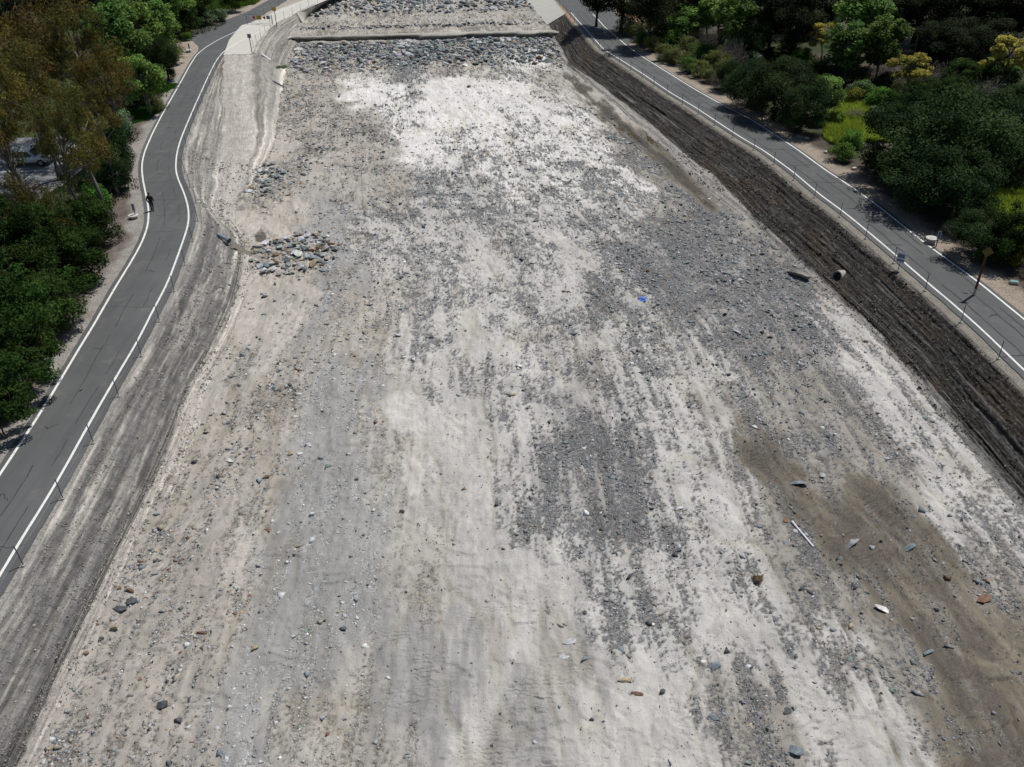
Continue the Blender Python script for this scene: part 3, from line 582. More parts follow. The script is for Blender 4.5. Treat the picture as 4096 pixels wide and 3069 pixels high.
for k, (x, y, s) in keep:
    cc_ = pcol(rgB, MIXN, WB); big_ = 'large ' if s > 1.72 else ''
    place = {'b1': 'close under the concrete sill' if y > SILL_Y-8 else 'in the middle of the rubble band' if y > SILL_Y-14 else 'at the lower fringe of the rubble band', 'b2': 'in the row above the concrete sill', 'b3': 'in the boulder field upstream'}[k]
    rock('boulder', x, y, s, cc_, f"{big_}{WORD[LASTC[0]]} boulder {place}, {thirds(x, y)}", BL[k][1], (1, rgB.uniform(.65, 1.05), rgB.uniform(.5, .9)), .26, rgB)
for k, (x, y, s) in rest: STUFF.append((x, y, s, pcol(rgB, MIXN, WB), .1))
# riprap fans below the drain
def fan(rg, cx, cy, rx, ry, n, smin, smax, label, group, wts, nobj, ang=0.0):
    sp = scatter(rg, n, lambda r: 0, lambda r, y: 0, 1, 1) if False else []
    for _ in range(n*40):
        if len(sp) >= n: break
        a, q = rg.uniform(0, 6.28), math.sqrt(rg.random()); x, y = rx*q*math.cos(a), ry*q*math.sin(a); x, y = cx+x*math.cos(ang)-y*math.sin(ang), cy+x*math.sin(ang)+y*math.cos(ang)
        s = smin+(smax-smin)*rg.random()**1.6
        if all((x-u)**2+(y-v)**2 > (.45*(s+w)*.5)**2 for u, v, w in sp): sp.append((x, y, s))
    sp.sort(key=lambda q: -q[2])
    for i, (x, y, s) in enumerate(sp):
        if i < nobj: cc_ = pcol(rg, MIXN, wts); rock('riprap_stone', x, y, s, cc_, f"{'big' if s > smax*.72 else 'small'} {WORD[LASTC[0]]} {label}, {'bank' if x < cx-rx*.33 else 'channel' if x > cx+rx*.33 else 'middle'} side, {'far' if y > cy+ry*.3 else 'near' if y < cy-ry*.3 else 'central'} part", group, (1, rg.uniform(.7, 1.0), rg.uniform(.45, .75)), .1, rg, z=float(bed_z(x, y)[0])+rg.uniform(-.02, .08))
        else: STUFF.append((x, y, s, pcol(rg, MIXN, wts), .05))
rgF = random.Random(5); c1 = G2(636, 548, .1); fan(rgF, c1.x, c1.y, 3.9, 4.4, 165, .40, 1.25, 'stone in the heap below the drain', 'riprap below the drain', [20, 26, 26, 8, 5, 4, 14, 6, 8], 62)
c2 = G2(569, 388, .1); fan(rgF, c2.x, c2.y, 2.1, 5.4, 85, .40, 1.1, 'stone in the ramp foot heap', 'stones at the ramp foot', [24, 30, 30, 10, 2, 1, 3, 6, 6], 24, .1)
c3 = G2(608, 1, .1)
# single rocks one can point at (half-size frame position, size m, colour, label)
SINGLE = [(580,1148,.62,'brown','rusty brown rock alone on the grey gravel left of centre',(1,.8,.7)),(435,1370,.62,'brown','flat red brown rock in the sand near the pale bank',(1.1,.7,.5)),(1907,1313,.78,'white','long white rock beside the wet brown channel',(1.3,.7,.5)),
 (740,1357,.50,'dark','dark pyramid rock alone on the grey gravel',(1,.8,.8)),(1265,1424,.62,'blue','blue grey rock half sunk in rippled pale sand',(1.1,.8,.5)),(1545,1442,.60,'blue','blue grey stone on streaked white sand near the bottom',(1.2,.8,.55)),
 (2123,1298,.70,'brown','smooth red rock beside the stream near the dark bank',(1.3,.9,.6)),(1962,1182,.85,'blue','pair like blue slab standing in the wet stream',(1.5,.7,.6)),(1838,1175,.85,'grey','long grey rock lying in the wet channel',(1.5,.7,.6)),(1882,1181,.45,'light','small pale rock in the middle of the wet channel',(1,.9,.9)),
 (1720,1043,.95,'blue','flat blue grey slab at the edge of the gravel island',(1.6,.8,.4)),(1775,1028,.5,'light','light boxy stone on the gravel island',(1,.9,.7)),(494,994,.60,'white','bright white stone among cobbles near the pale bank',(1.5,.7,.5)),(665,962,.60,'light','pale rounded stone above the brown cobbles',(1,.9,.8)),
 (262,1318,.85,'dark','large dark slab at the toe of the pale bank',(1.4,.7,.6)),(285,1302,.75,'dark','dark tilted rock next to the slab at the bank toe',(1,.8,.7)),(281,1280,.6,'brown','rust coloured rock above the dark slab at the bank toe',(1,.8,.8)),(247,1362,.6,'tan','tan upright rock at the toe of the pale bank',(1,.7,.9)),
 (573,1032,.55,'brown','reddish cobble near the top of the rubble patch',(1.2,.8,.7)),(448,932,.75,'warm','warm grey stone at the edge of the tyre grooved bank',(1,.8,.7)),(770,1035,.45,'dark','dark stone on the silty track',(1,.8,.8)),(868,1105,.45,'dark','dark stone between the silty track and white sand',(1,.8,.8)),
 (1230,1386,.55,'light','light blue flat rock on pale sand near the bottom centre',(1.4,.8,.4)),(1214,1415,.6,'light','pale pointed slab lower than its flat neighbour on the sand',(1.4,.7,.4)),(1349,1472,.55,'tan','tan flat rock on pale sand',(1.6,.6,.5)),(1375,1499,.50,'brown','brown flat rock low on the pale sand',(1.5,.6,.5)),
 (1429,1496,.42,'dark','round dark cobble on pale sand',(1,.9,.9)),(1717,1625,.7,'blue','big blue grey rock with sandy top at the bottom edge',(1.2,.9,.6)),(1697,1538,.5,'dark','dark rounded rock on white sand near the bottom',(1,.9,.8)),(1537,1550,.55,'blue','blue slab on swirled white sand',(1.4,.8,.5)),
 (655,378,.8,'dark','lone dark rock on tan gravel near the ramp',(1.2,.9,.7)),(1012,190,.9,'dark','dark pointed rock on the far white sand',(1,.8,1)),(1480,568,.8,'green','greenish rock on the dark gravel',(1.4,.8,.5)),(1484,630,.75,'blue','blue rock below the greenish one on the gravel',(1.4,.8,.5)),
 (1240,720,.75,'blue','blue rock beside the tyre marks in the middle',(1,.9,.7)),(1119,793,.6,'white','white capped stone on patchy sand',(1.1,.8,.7)),(1592,716,.7,'light','pale flat stone on the dark gravel field',(1.5,.7,.4)),(700,585,.75,'blue','blue angular slab at the corner of the drain heap',(1.5,.9,.5)),
 (2005,1410,.55,'blue','blue stone in the cobble patch near the right edge',(1.3,.8,.6)),(1466,1095,.55,'light','light slab on white sand left of the pale pole',(1.5,.8,.4)),(1510,1222,.4,'blue','blue cobble on the crusted silt patch',(1.1,.8,.7)),(1750,700,.6,'dark','dark stone below the dark bank on the gravel field',(1.2,.8,.6)),
 (1408,1098,.45,'green','green grey stone at the edge of the dark gravel patch',(1.2,.8,.6)),(628,980,.5,'tan','tan cobble in the rubble patch',(1,.9,.7)),(550,1402,.5,'tan','ochre and white rock low on the grey gravel',(1,.8,.7)),(352,1525,.6,'dark','dark pair of cobbles in the sand at lower left',(1.3,.8,.7))]
rgS = random.Random(9)
for px, py, s, cn, lab, asp in SINGLE:
    p = G2(px, py, .05); k = rgS.uniform(.9, 1.1); rock('river_rock', p.x, p.y, s, tuple(v*k for v in PAL[cn]), lab, None, asp, .3, rgS, rgS.uniform(-.6, .6))
# broken concrete below the pipe
p = G2(1725, 597, .1); rock('broken_concrete', p.x, p.y, 1.9, (.20, .185, .165), 'broken concrete lump at the toe of the dark bank', None, (1.5, .8, .7), .25, rgS, -.9, shape=2)['category'] = 'concrete'

def build_stones():
    rg = np.random.default_rng(77); N = 800000
    y0, y1 = 17.0, 162.0; q = 1.45; yy = (y0**(1-q) + rg.random(N)*(y1**(1-q)-y0**(1-q)))**(1/(1-q))
    uu = rg.random(N)*1.0; xl, xr = x_toeL(yy), x_toeR(yy); xx = xl+(xr-xl)*uu
    U, C, P, mask, col, rill, val = bed_fields(xx, yy)
    clump = sstep(.42, .68, fbm(C/1.1, yy/1.6, 121, 4))
    pr = .012 + .50*mask*P[:, 7] + .42*P[:, 7]*clump*(.45+mask); pr *= np.where(P[:, 1] > P[:, 2]*1.25, .8, 1)
    ok = rg.random(N) < pr*.78; xx, yy, U, C, P, mask = xx[ok], yy[ok], U[ok], C[ok], P[ok], mask[ok]; n = len(xx)
    dist = np.hypot(yy, CAM_H); pix = dist/825.0
    s = pix*(.8+.6*rg.random(n)) * np.exp(np.abs(rg.normal(0, .48, n))); big = rg.random(n) < np.where(U < .27, .15, .055); s = np.where(big, s*rg.uniform(1.5, 3.6, n), s); s = np.minimum(s, .58)
    names = list(PAL); tab = np.array([PAL[k] for k in names])
    wt = {'T': [20,20,13,22,2,9,6,5,12], 'L': [10,24,34,4,10,2,3,3,14], 'x': [28,20,9,34,1.5,2.5,2.5,5,6]}
    left = U < .24; mid = (U > .14) & (U < .30) & (yy < 60)
    pick = np.where(mid, 2, np.where(left, 1, 0)); ci = np.zeros(n, int)
    for code, key in ((0, 'x'), (1, 'T'), (2, 'L')):
        m = pick == code; w = np.array(wt[key], float); ci[m] = rg.choice(len(names), m.sum(), p=w/w.sum())
    cc = tab[ci]*rg.uniform(.8, 1.25, (n, 1))*np.where(P[:, 8:9] > .5, .8, 1)
    small = ~big; lift = rg.uniform(-.12, .10, n)
    return xx, yy, s, cc, lift
def merge_stones(name, xx, yy, s, cc, lift, nv, label):
    rg = np.random.default_rng(5); var = [hull_np(900+i, nv, f) for i, f in enumerate([(1, .8, .6), (1, .7, .5), (1, .9, .75), (1, .62, .45), (1, .85, .4), (1, .75, .65)])]
    vi = rg.integers(0, len(var), len(xx)); zz = bed_z(xx, yy); VV, FF, CC = [], [], []; base = 0
    for k, (v, f) in enumerate(var):
        m = np.where(vi == k)[0]
        if len(m) == 0: continue
        a = rg.random(len(m))*6.283; b = rg.normal(0, .25, len(m)); ca, sa, cb, sb = np.cos(a), np.sin(a), np.cos(b), np.sin(b)
        sc = s[m][:, None, None]*rg.uniform(.8, 1.2, (len(m), 1, 3)); q = v[None]*sc
        x, y, z = q[..., 0], q[..., 1], q[..., 2]; y, z = y*cb[:, None]-z*sb[:, None], y*sb[:, None]+z*cb[:, None]; x, y = x*ca[:, None]-y*sa[:, None], x*sa[:, None]+y*ca[:, None]
        P = np.stack([x+xx[m][:, None], y+yy[m][:, None], z+(zz[m]+s[m]*lift[m])[:, None]], -1)
        VV.append(P.reshape(-1, 3)); CC.append(np.repeat(cc[m], len(v), 0)); FF.append((f[None]+(base+np.arange(len(m))*len(v))[:, None, None]).reshape(-1, 3)); base += len(m)*len(v)
    me = np_mesh(name, np.concatenate(VV), np.concatenate(FF), False, {'col': ('FLOAT_COLOR', np.concatenate(CC))}); o = link(name, me, M_STONE); tag(o, label, name.split('_')[-1], None, 'stuff'); return o
_st = build_stones(); merge_stones('river_gravel', *_st, 6, 'loose grey gravel and cobbles strewn over the river bed'); print('stones', len(_st[0]))
_x = np.array([(a, b, c, e) for a, b, c, d, e in STUFF]); _c = np.array([d for a, b, c, d, e in STUFF])
# smaller rubble among the boulders
_rg = np.random.default_rng(3); _n = 2600; _yy = np.concatenate([SILL_Y-3-27*_rg.beta(1.3, 2, _n), SILL_Y+4+40*_rg.random(_n//2)]); _xl, _xr = x_toeL(_yy), x_toeR(_yy); _xx = _xl+(_xr-_xl)*_rg.uniform(.01, .99, len(_yy)); _ss = .22+.4*_rg.random(len(_yy))**2
_tab = np.array([PAL[k] for k in MIXN]); _cc = _tab[_rg.choice(len(MIXN), len(_yy), p=np.array(WB)/sum(WB))]*_rg.uniform(.8, 1.2, (len(_yy), 1))
merge_stones('boulder_rubble', np.concatenate([_x[:, 0], _xx]), np.concatenate([_x[:, 1], _yy]), np.concatenate([_x[:, 2], _ss]), np.concatenate([_c, _cc]), np.concatenate([_x[:, 3], np.full(len(_yy), .1)]), 13, 'smaller rubble filling in between the boulders')

def clods(B, n, seed, cols, name, label, tmin=.04, tmax=.98, smax=.13):
    X, Yg, Z = B; rg = np.random.default_rng(seed); i = rg.integers(2, int(X.shape[0]*.80), n*3); j = rg.integers(int(tmin*X.shape[1]), int(tmax*X.shape[1])-1, n*3)
    keep_ = rg.random(n*3) < .15+.85*sstep(.45, .7, fbm(j/9.0, Yg[i, 0]/2.5, seed, 4)); i, j = i[keep_][:n], j[keep_][:n]; m = len(i); pix = np.hypot(Yg[i, j], 28)/825.0
    s_ = np.minimum(pix*rg.uniform(.7, 1.5, m)*np.exp(np.abs(rg.normal(0, .4, m))), smax*3); cc = np.array(cols)[rg.integers(0, len(cols), m)]*rg.uniform(.75, 1.25, (m, 1)); v, f = hull_np(seed, 6, (1, .8, .7)); a = rg.random(m)*6.283
    q = v[None]*(s_[:, None, None]*rg.uniform(.7, 1.3, (m, 1, 3))); x, y = q[..., 0]*np.cos(a)[:, None]-q[..., 1]*np.sin(a)[:, None], q[..., 0]*np.sin(a)[:, None]+q[..., 1]*np.cos(a)[:, None]
    P = np.stack([x+X[i, j][:, None]+rg.normal(0, .02, (m, 1)), y+Yg[i, j][:, None]+rg.normal(0, .05, (m, 1)), q[..., 2]+Z[i, j][:, None]+(s_*.12)[:, None]], -1).reshape(-1, 3)
    o = link(name, np_mesh(name, P, (f[None]+(np.arange(m)*6)[:, None, None]).reshape(-1, 3), False, {'col': ('FLOAT_COLOR', np.repeat(cc, 6, 0))}), M_STONE); tag(o, label, 'clods', None, 'stuff')
clods(bankL, 9000, 401, [(.20, .195, .185), (.26, .25, .23), (.13, .125, .12), (.36, .34, .31)], 'bank_clods', 'earth clods and pebbles on the pale bank')
clods(bankR, 9000, 402, [(.05, .045, .04), (.09, .085, .08), (.17, .165, .155), (.035, .03, .028)], 'bank_clods', 'earth clods and pebbles on the dark bank')

# ------------------------------------------------------------------ puddles
M_WATER = NB('muddy_water'); M_WATER.p.inputs['Alpha'].default_value = 1.0; M_WATER = M_WATER.done((.085, .062, .028), .03, .5)
def puddle(pts, label):
    bm = bm_new(); vs_ = []
    w = [G2(x, y, 0.0) for x, y in pts]; zz = float(np.median([bed_z(v.x, v.y)[0] for v in w]))+.015
    for v in w: vs_.append(bm.verts.new((v.x, v.y, zz)))
    bm.faces.new(vs_); me = bm_done(bm, 'puddle'); o = link('puddle', me, M_WATER); tag(o, kind='structure'); o['label'] = label
puddle([(1332,268),(1344,272),(1356,281),(1370,290),(1378,298),(1382,306),(1372,303),(1358,294),(1345,284),(1334,276)], 'shallow puddle beside the dark bank')
puddle([(1395,292),(1404,298),(1418,306),(1432,314),(1444,324),(1436,326),(1420,318),(1406,310),(1398,301)], 'brown puddle at the toe of the dark bank')
puddle([(1476,384),(1486,390),(1500,400),(1512,410),(1524,420),(1514,421),(1500,412),(1488,402),(1478,393)], 'small brown puddle further along the dark bank toe')

# ------------------------------------------------------------------ fences
def _post_mesh():
    bm = bm_new(); bm_tube(bm, [(0, 0, -.15), (0, 0, 1.24)], .027, 8); bm_tube(bm, [(0, 0, 1.24), (0, 0, 1.27), (0, 0, 1.30)], [.040, .038, .015], 8); return bm_done(bm, 'post')
def _foot_mesh():
    bm = bm_new(); bm_tube(bm, [(0, 0, -.05), (0, 0, .05), (0, 0, .065)], [.12, .11, .07], 10); return bm_done(bm, 'post_footing')
POST, FOOT = _post_mesh(), _foot_mesh(); POST.materials.append(M_STEEL); FOOT.materials.append(M_CONC2)
M_WIRE = plain('fence_wire', (.30, .31, .32), .5, .5, .4)
def fence(name, pts, label, zs=(1.18, .75), group=None):
    root = empty(name, pts[0])
    for p in pts:
        q = link('post', POST, None, root, p-pts[0], (random.uniform(-.02, .02), random.uniform(-.02, .02), 0)); link('footing', FOOT, None, q)
    for h in zs:
        bm = bm_new(); P = []
        for a, b in zip(pts, pts[1:]):
            for k in range(5): t = k/5; P.append(a.lerp(b, t)-pts[0]+Vector((0, 0, h-.05*4*t*(1-t))))
        P.append(pts[-1]-pts[0]+Vector((0, 0, h))); bm_tube(bm, P, .004, 4); link('wire', bm_done(bm, 'wire'), M_WIRE, root)
    tag(root, label, 'fence', group); return root
def along(fx, y0, y1, step, z=ROAD_Z-.02):
    ys = np.arange(y0, y1, .05); xs = fx(ys); s = np.concatenate([[0], np.cumsum(np.hypot(np.diff(xs), np.diff(ys)))]); k = np.arange(0, s[-1], step)
    return [Vector((float(np.interp(q, s, xs)), float(np.interp(q, s, ys)), z)) for q in k]
yA = float(G(149, 2143).y)
fence('post_and_wire_fence', along(lambda Y: ev(LINE_LR, Y)+.85, yA-4.75*2.4, PAD_Y-1, 4.72), 'steel post and wire fence along the curving path')
fence('post_and_wire_fence', along(lambda Y: ev(PAD_R, Y)-.12, PAD_Y+.6, 205, 4.4), 'steel post and wire fence along the pale concrete path')
fence('post_and_wire_fence', along(lambda Y: ev(STRIP_U, Y)+.25, float(STRIP_U[0, 1])+4, 205, 5.2), 'short post and wire fence on the dirt strip behind the gate', (1.18,))
fence('post_and_wire_fence', along(lambda Y: ev(LINE_RL, Y)-.85, 29.6, 186, 4.70), 'steel post and wire fence above the dark bank')

# ------------------------------------------------------------------ gate and signs
M_RED = plain('red_reflector', (.42, .02, .035), .5, var=.1); M_YEL = plain('yellow_sign', (.50, .34, .03), .5, var=.1); M_WHITE = plain('white_sign', (.68, .69, .69), .5, var=.08)
M_BLACK = plain('black_lettering', (.02, .02, .02), .6); M_WOOD = mat_bark('brown_post', (.06, .028, .018), (.12, .06, .035)); M_GREY = plain('sign_back', (.42, .42, .41), .5, .5, .2); M_BLUE = plain('blue_print', (.10, .17, .26), .5)
def text_mesh(s, size):
    cu = bpy.data.curves.new('lettering', 'FONT'); cu.body = s; cu.size = size; cu.align_x = 'CENTER'; cu.align_y = 'CENTER'; cu.extrude = .002; t = bpy.data.objects.new('lettering', cu); COL.objects.link(t)
    me = bpy.data.meshes.new_from_object(t); bpy.data.objects.remove(t); bpy.data.curves.remove(cu); return me
def panel(w, h, th=.012, rot=0.0, r=.0):
    bm = bm_new(); M = Matrix.Rotation(rot, 4, 'Y'); bm_box(bm, (0, 0, 0), (w, th, h), M=M); return bm_done(bm, 'panel', bevel=min(.02, th*.4))
gA, gB = G(991, 96), G(1092, 100); gd = (gB-gA); GL = gd.length; rz = math.atan2(gd.y, gd.x)
gate = empty('swing_gate', gA, rz); GH = 1.65
for i, x in enumerate((0.0, GL)):
    bm = bm_new(); bm_tube(bm, [(x, 0, -.2), (x, 0, 2.05 if i == 0 else 1.8)], .085 if i == 0 else .06, 10); link('gate_post', bm_done(bm, 'gate_post', True), M_GSTEEL, gate)
bm = bm_new()
for z in (.18, GH): bm_tube(bm, [(.35, 0, z), (GL-.15, 0, z)], .03, 8)
for x in (.35, GL*.5, GL-.15, .62): bm_tube(bm, [(x, 0, .18), (x, 0, GH)], .03, 8)
link('gate_frame', bm_done(bm, 'gate_frame', True), M_GSTEEL, gate)
bm = bm_new()
for k in range(26): bm_tube(bm, [(.62+(GL-.8)*k/26, .0, .2), (.62+(GL-.8)*min(1, (k+4)/26), 0, GH-.02)], .003, 3, False); bm_tube(bm, [(.62+(GL-.8)*min(1, (k+4)/26), .0, .2), (.62+(GL-.8)*k/26, 0, GH-.02)], .003, 3, False)
link('mesh_infill', bm_done(bm, 'mesh_infill'), M_WIRE, gate)
for fx in (.30, .71): link('red_diamond', panel(.46, .46, .012, R(45)), M_RED, gate, (GL*fx, -.05, 1.18))
ys = link('yellow_sign', panel(.98, .70), M_YEL, gate, (GL*.50, -.05, 1.18))
for i, (tx, sz) in enumerate((('TRAIL', .26), ('CLOSED', .22))): link('lettering', text_mesh(tx, sz), M_BLACK, ys, (0, -.012, .15-.28*i), (R(90), 0, 0))
ws = link('white_sign', panel(.72, .52), M_BLUE, gate, (GL*.86, -.05, 1.25)); link('sign_border', panel(.78, .58, .008), M_WHITE, ws, (0, .012, 0))
tag(gate, 'steel swing gate hung with red diamonds and a yellow closed sign', 'gate')
def sign(name, loc, h, w, ph, mat, label, cat='sign', rot=0.0, rz=0.0, pw=.11, pmat=None, back=None):
    root = empty(name, loc, rz); bm = bm_new(); bm_box(bm, (0, 0, h/2-.2), (pw, pw, h+.4)); link('post', bm_done(bm, 'post', bevel=.01), pmat or M_WOOD, root)
    s = link('sign_panel', panel(w, ph, .014, rot), mat, root, (0, -pw/2-.012 if back is None else pw/2+.012, h-ph*.42))
    tag(root, label, cat); return root, s
sign('warning_sign', G(1107, 101), 3.0, .68, .62, M_YEL, 'yellow square sign on a brown post beside the gate path')
sign('sign_back', G(1009, 215), 2.9, .62, .62, M_GREY, 'pale sign seen from behind on a brown post at the ramp', back=1)
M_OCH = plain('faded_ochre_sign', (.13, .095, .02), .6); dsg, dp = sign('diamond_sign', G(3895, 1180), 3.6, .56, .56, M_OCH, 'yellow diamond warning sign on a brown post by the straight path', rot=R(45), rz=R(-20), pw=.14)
for i, tx in enumerate(('NO', 'OUTLET')): pass
bm = bm_new(); bm_box(bm, (0, 0, -.2), (.17, .17, .5)); 
bm_box(bm, (0, 0, .06), (.15, .15, .9)); link('white_base_wrap', bm_done(bm, 'white_base_wrap'), M_GREY, dsg, (0, 0, 0))
def marker(loc, label, rz=0.0):
    root = empty('utility_marker', loc, rz); bm = bm_new(); bm_box(bm, (0, 0, .42), (.07, .04, .95)); link('stake', bm_done(bm, 'stake'), M_BLACK, root)
    s = link('marker_plate', panel(.26, .72), M_WHITE, root, (0, -.035, .98)); link('print', panel(.18, .58, .004), M_BLUE, s, (0, -.012, 0)); tag(root, label, 'marker'); return root
def manhole(loc, r, h, label):
    root = empty('manhole_riser', loc); bm = bm_new(); bm_tube(bm, [(0, 0, -.1), (0, 0, h)], r*.72, 20); link('riser', bm_done(bm, 'riser'), M_CONC2, root)
    bm = bm_new(); bm_tube(bm, [(0, 0, h), (0, 0, h+.02), (0, 0, h+.10), (0, 0, h+.12)], [r*.96, r, r, r*.94], 28); lid = link('lid', bm_done(bm, 'lid'), M_CONC, root)
    bm = bm_new(); bm_tube(bm, [(0, 0, h+.12), (0, 0, h+.135)], r*.5, 20); link('cover', bm_done(bm, 'cover'), M_GREY, lid); tag(root, label, 'manhole'); return root
k5 = 4.916
marker(G(450+465/k5, 700+838/k5), 'grey marker stake beside the white lid near the walking person'); manhole(G(450+418/k5, 700+845/k5), .44, .16, 'white round manhole lid near the walking person')
marker(G(761, 210), 'grey marker stake beside the white lid near the road fork'); manhole(G(755, 208), .50, .2, 'white round manhole lid near the road fork')
marker(G(3744, 986), 'white marker sign on a black stake by the straight path', R(-15)); manhole(G(3722, 972), .46, .34, 'round pale lid raised on a riser by the straight path')
fs = empty('fence_notice', G(3593, 1077)+Vector((-.0, 0, 0))); q_ = link('notice_board', panel(.62, .92), M_WHITE, fs, (0, -.05, .95)); link('print', panel(.5, .3, .004), M_BLUE, q_, (0, -.012, .15)); link('print', panel(.5, .2, .004), M_BLUE, q_, (0, -.012, -.2))
bm = bm_new(); bm_box(bm, (0, 0, .2), (.05, .04, 1.2)); link('stake', bm_done(bm, 'stake'), M_STEEL, fs); fs.rotation_euler = (0, 0, R(-40)); tag(fs, 'white printed notice on the fence above the dark bank', 'notice')
def lidbox(px, py, label, col=M_CONC, s=(.5, .34)):
    b_ = bm_new(); bm_box(b_, (0, 0, .06), (s[0], s[1], .16)); o = empty('utility_box', G(px, py), random.uniform(-.6, .6)); link('box', bm_done(b_, 'box', bevel=.03), M_CONC2, o)
    b_ = bm_new(); bm_box(b_, (0, 0, .155), (s[0]*.86, s[1]*.8, .03)); link('lid', bm_done(b_, 'lid', bevel=.008), col, o); tag(o, label, 'utility box')
lidbox(3305, 611, 'small pale utility box on the grass verge by the oak gap'); lidbox(3416, 677, 'pale utility box at the verge before the big oak'); lidbox(3227, 556, 'utility box among leaf litter beside the small sycamore')
M_TEAL = plain('teal_lid', (.16, .30, .28), .5); lidbox(4055, 1133, 'teal utility lid beside the diamond sign', M_TEAL, (.6, .4))
# bin and pole
tb = empty('litter_bin', G(2399, 46)); bm = bm_new(); bm_tube(bm, [(0, 0, 0), (0, 0, .95)], [.42, .46], 16); link('body', bm_done(bm, 'body'), M_CONC2, tb); bm = bm_new(); bm_tube(bm, [(0, 0, .95), (0, 0, 1.1), (0, 0, 1.15)], [.5, .5, .4], 16); link('lid', bm_done(bm, 'lid'), M_BLACK, tb); tag(tb, 'round litter bin in the shade at the far end of the straight path', 'bin')
a_, b_ = G2(1711, 1125, .12), G2(1757, 1179, .12); a_.z = float(bed_z(a_.x, a_.y)[0])+.07; b_.z = float(bed_z(b_.x, b_.y)[0])+.07
M_PVC = plain('white_plastic', (.66, .65, .68), .4, var=.08); pv = empty('plastic_pipe', a_); d_ = b_-a_; bm = bm_new(); bm_tube(bm, [(0, 0, 0), d_], .055, 12, False); bm_tube(bm, [d_*.0, d_*1.0], .048, 12, False); link('barrel', bm_done(bm, 'barrel', True), M_PVC, pv)
bm = bm_new(); bm_tube(bm, [d_*.0-d_.normalized()*.02, d_.normalized()*.16], .07, 12); link('collar', bm_done(bm, 'collar', True), M_PVC, pv); tag(pv, 'white plastic pipe lying on the gravel beside the wet channel', 'pipe')
rock('ochre_stone', a_.x-.3, a_.y+.1, .34, (.24, .14, .07), 'small orange stone at the upper end of the white pipe', rg=rgS)
# drainage
def drain(loc, dirv, r, ln, label, mat, name='drain_pipe', wall=.09):
    root = empty(name, loc); d = Vector(dirv).normalized(); bm = bm_new(); q = d.to_track_quat('Z', 'Y'); rings = []
    for rr, t in ((r, -ln), (r, 0), (r-wall, 0), (r-wall, -ln*.9)): rings.append([bm.verts.new(d*t+q @ Vector((rr*math.cos(a), rr*math.sin(a), 0))) for a in [2*math.pi*k/24 for k in range(24)]])
    for a, b in zip(rings, rings[1:]):
        for k in range(24): bm.faces.new((a[k], a[(k+1) % 24], b[(k+1) % 24], b[k]))
    bm.faces.new(rings[-1]); link('barrel', bm_done(bm, 'barrel', False), mat, root); tag(root, label, 'pipe'); return root
p = G2(1800, 596, .85); drain((p.x+.25, p.y, .80), (-1, -.75, .30), .46, .9, 'concrete drain pipe opening in the dark bank', M_CONC2)
p = G2(489, 514, 1.5); M_FLARE = plain('zinc_sheet', (.24, .29, .33), .4, .5, .5)
fl = drain((p.x-.1, p.y, 1.42), (1, -.55, -.35), .16, .9, 'zinc flared pipe end poking out of the pale bank', M_FLARE, 'flared_pipe', .03); bm = bm_new(); bm_tube(bm, [(0, 0, 0), (.16, -.09, -.07), (.34, -.19, -.15)], [.16, .21, .29], 18, False); link('flare', bm_done(bm, 'flare', True), M_FLARE, fl)
p = G(1078, 240, 1.3); drain((p.x+.2, p.y, 1.15), (1, -.5, -.55), .22, 1.9, 'white corrugated pipe on the bank below the gate', M_PVC, 'corrugated_pipe', .04)
# flow channel eroded from the flared pipe
gp0, gp1 = G2(500, 522, 1.2), G2(556, 550, .1); bm = bm_new(); M_DAMP = plain('damp_silt', (.14, .125, .10), .8)
n_ = 12; vv = []
for i in range(n_+1):
    t = i/n_; X_, Y_, Z_ = bankL; yy_ = gp0.y+(gp1.y-gp0.y)*t; xx_ = gp0.x+(gp1.x-gp0.x)*t; r_ = int(np.argmin(np.abs(Y_[:, 0]-yy_))); c_ = int(np.argmin(np.abs(X_[r_]-xx_))); z_ = Z_[r_, max(0, c_-3):c_+4].max()+.04; w_ = .55+.25*math.sin(i*1.7)
    vv.append([bm.verts.new((xx_, yy_-w_, z_)), bm.verts.new((xx_, yy_, z_+.01)), bm.verts.new((xx_, yy_+w_*.8, z_))])
for a, b in zip(vv, vv[1:]):
    for k in range(2): bm.faces.new((a[k], a[k+1], b[k+1], b[k]))
o = link('silt_channel', bm_done(bm, 'silt_channel', True), M_DAMP); tag(o, kind='structure'); o['label'] = 'damp silt run from the flared pipe'
# blue litter
p = G2(1387, 650, .1); bm = bm_new()
for k in range(9):
    v = [bm.verts.new((random.uniform(-.45, .45), random.uniform(-.4, .4), random.uniform(.0, .22))) for _ in range(3)]; bm.faces.new(v)
o = link('plastic_scrap', bm_done(bm, 'plastic_scrap'), plain('blue_plastic', (.05, .17, .62), .4), None, (p.x, p.y, float(bed_z(p.x, p.y)[0])+.04)); tag(o, 'crumpled blue plastic scrap on the dark gravel', 'litter')

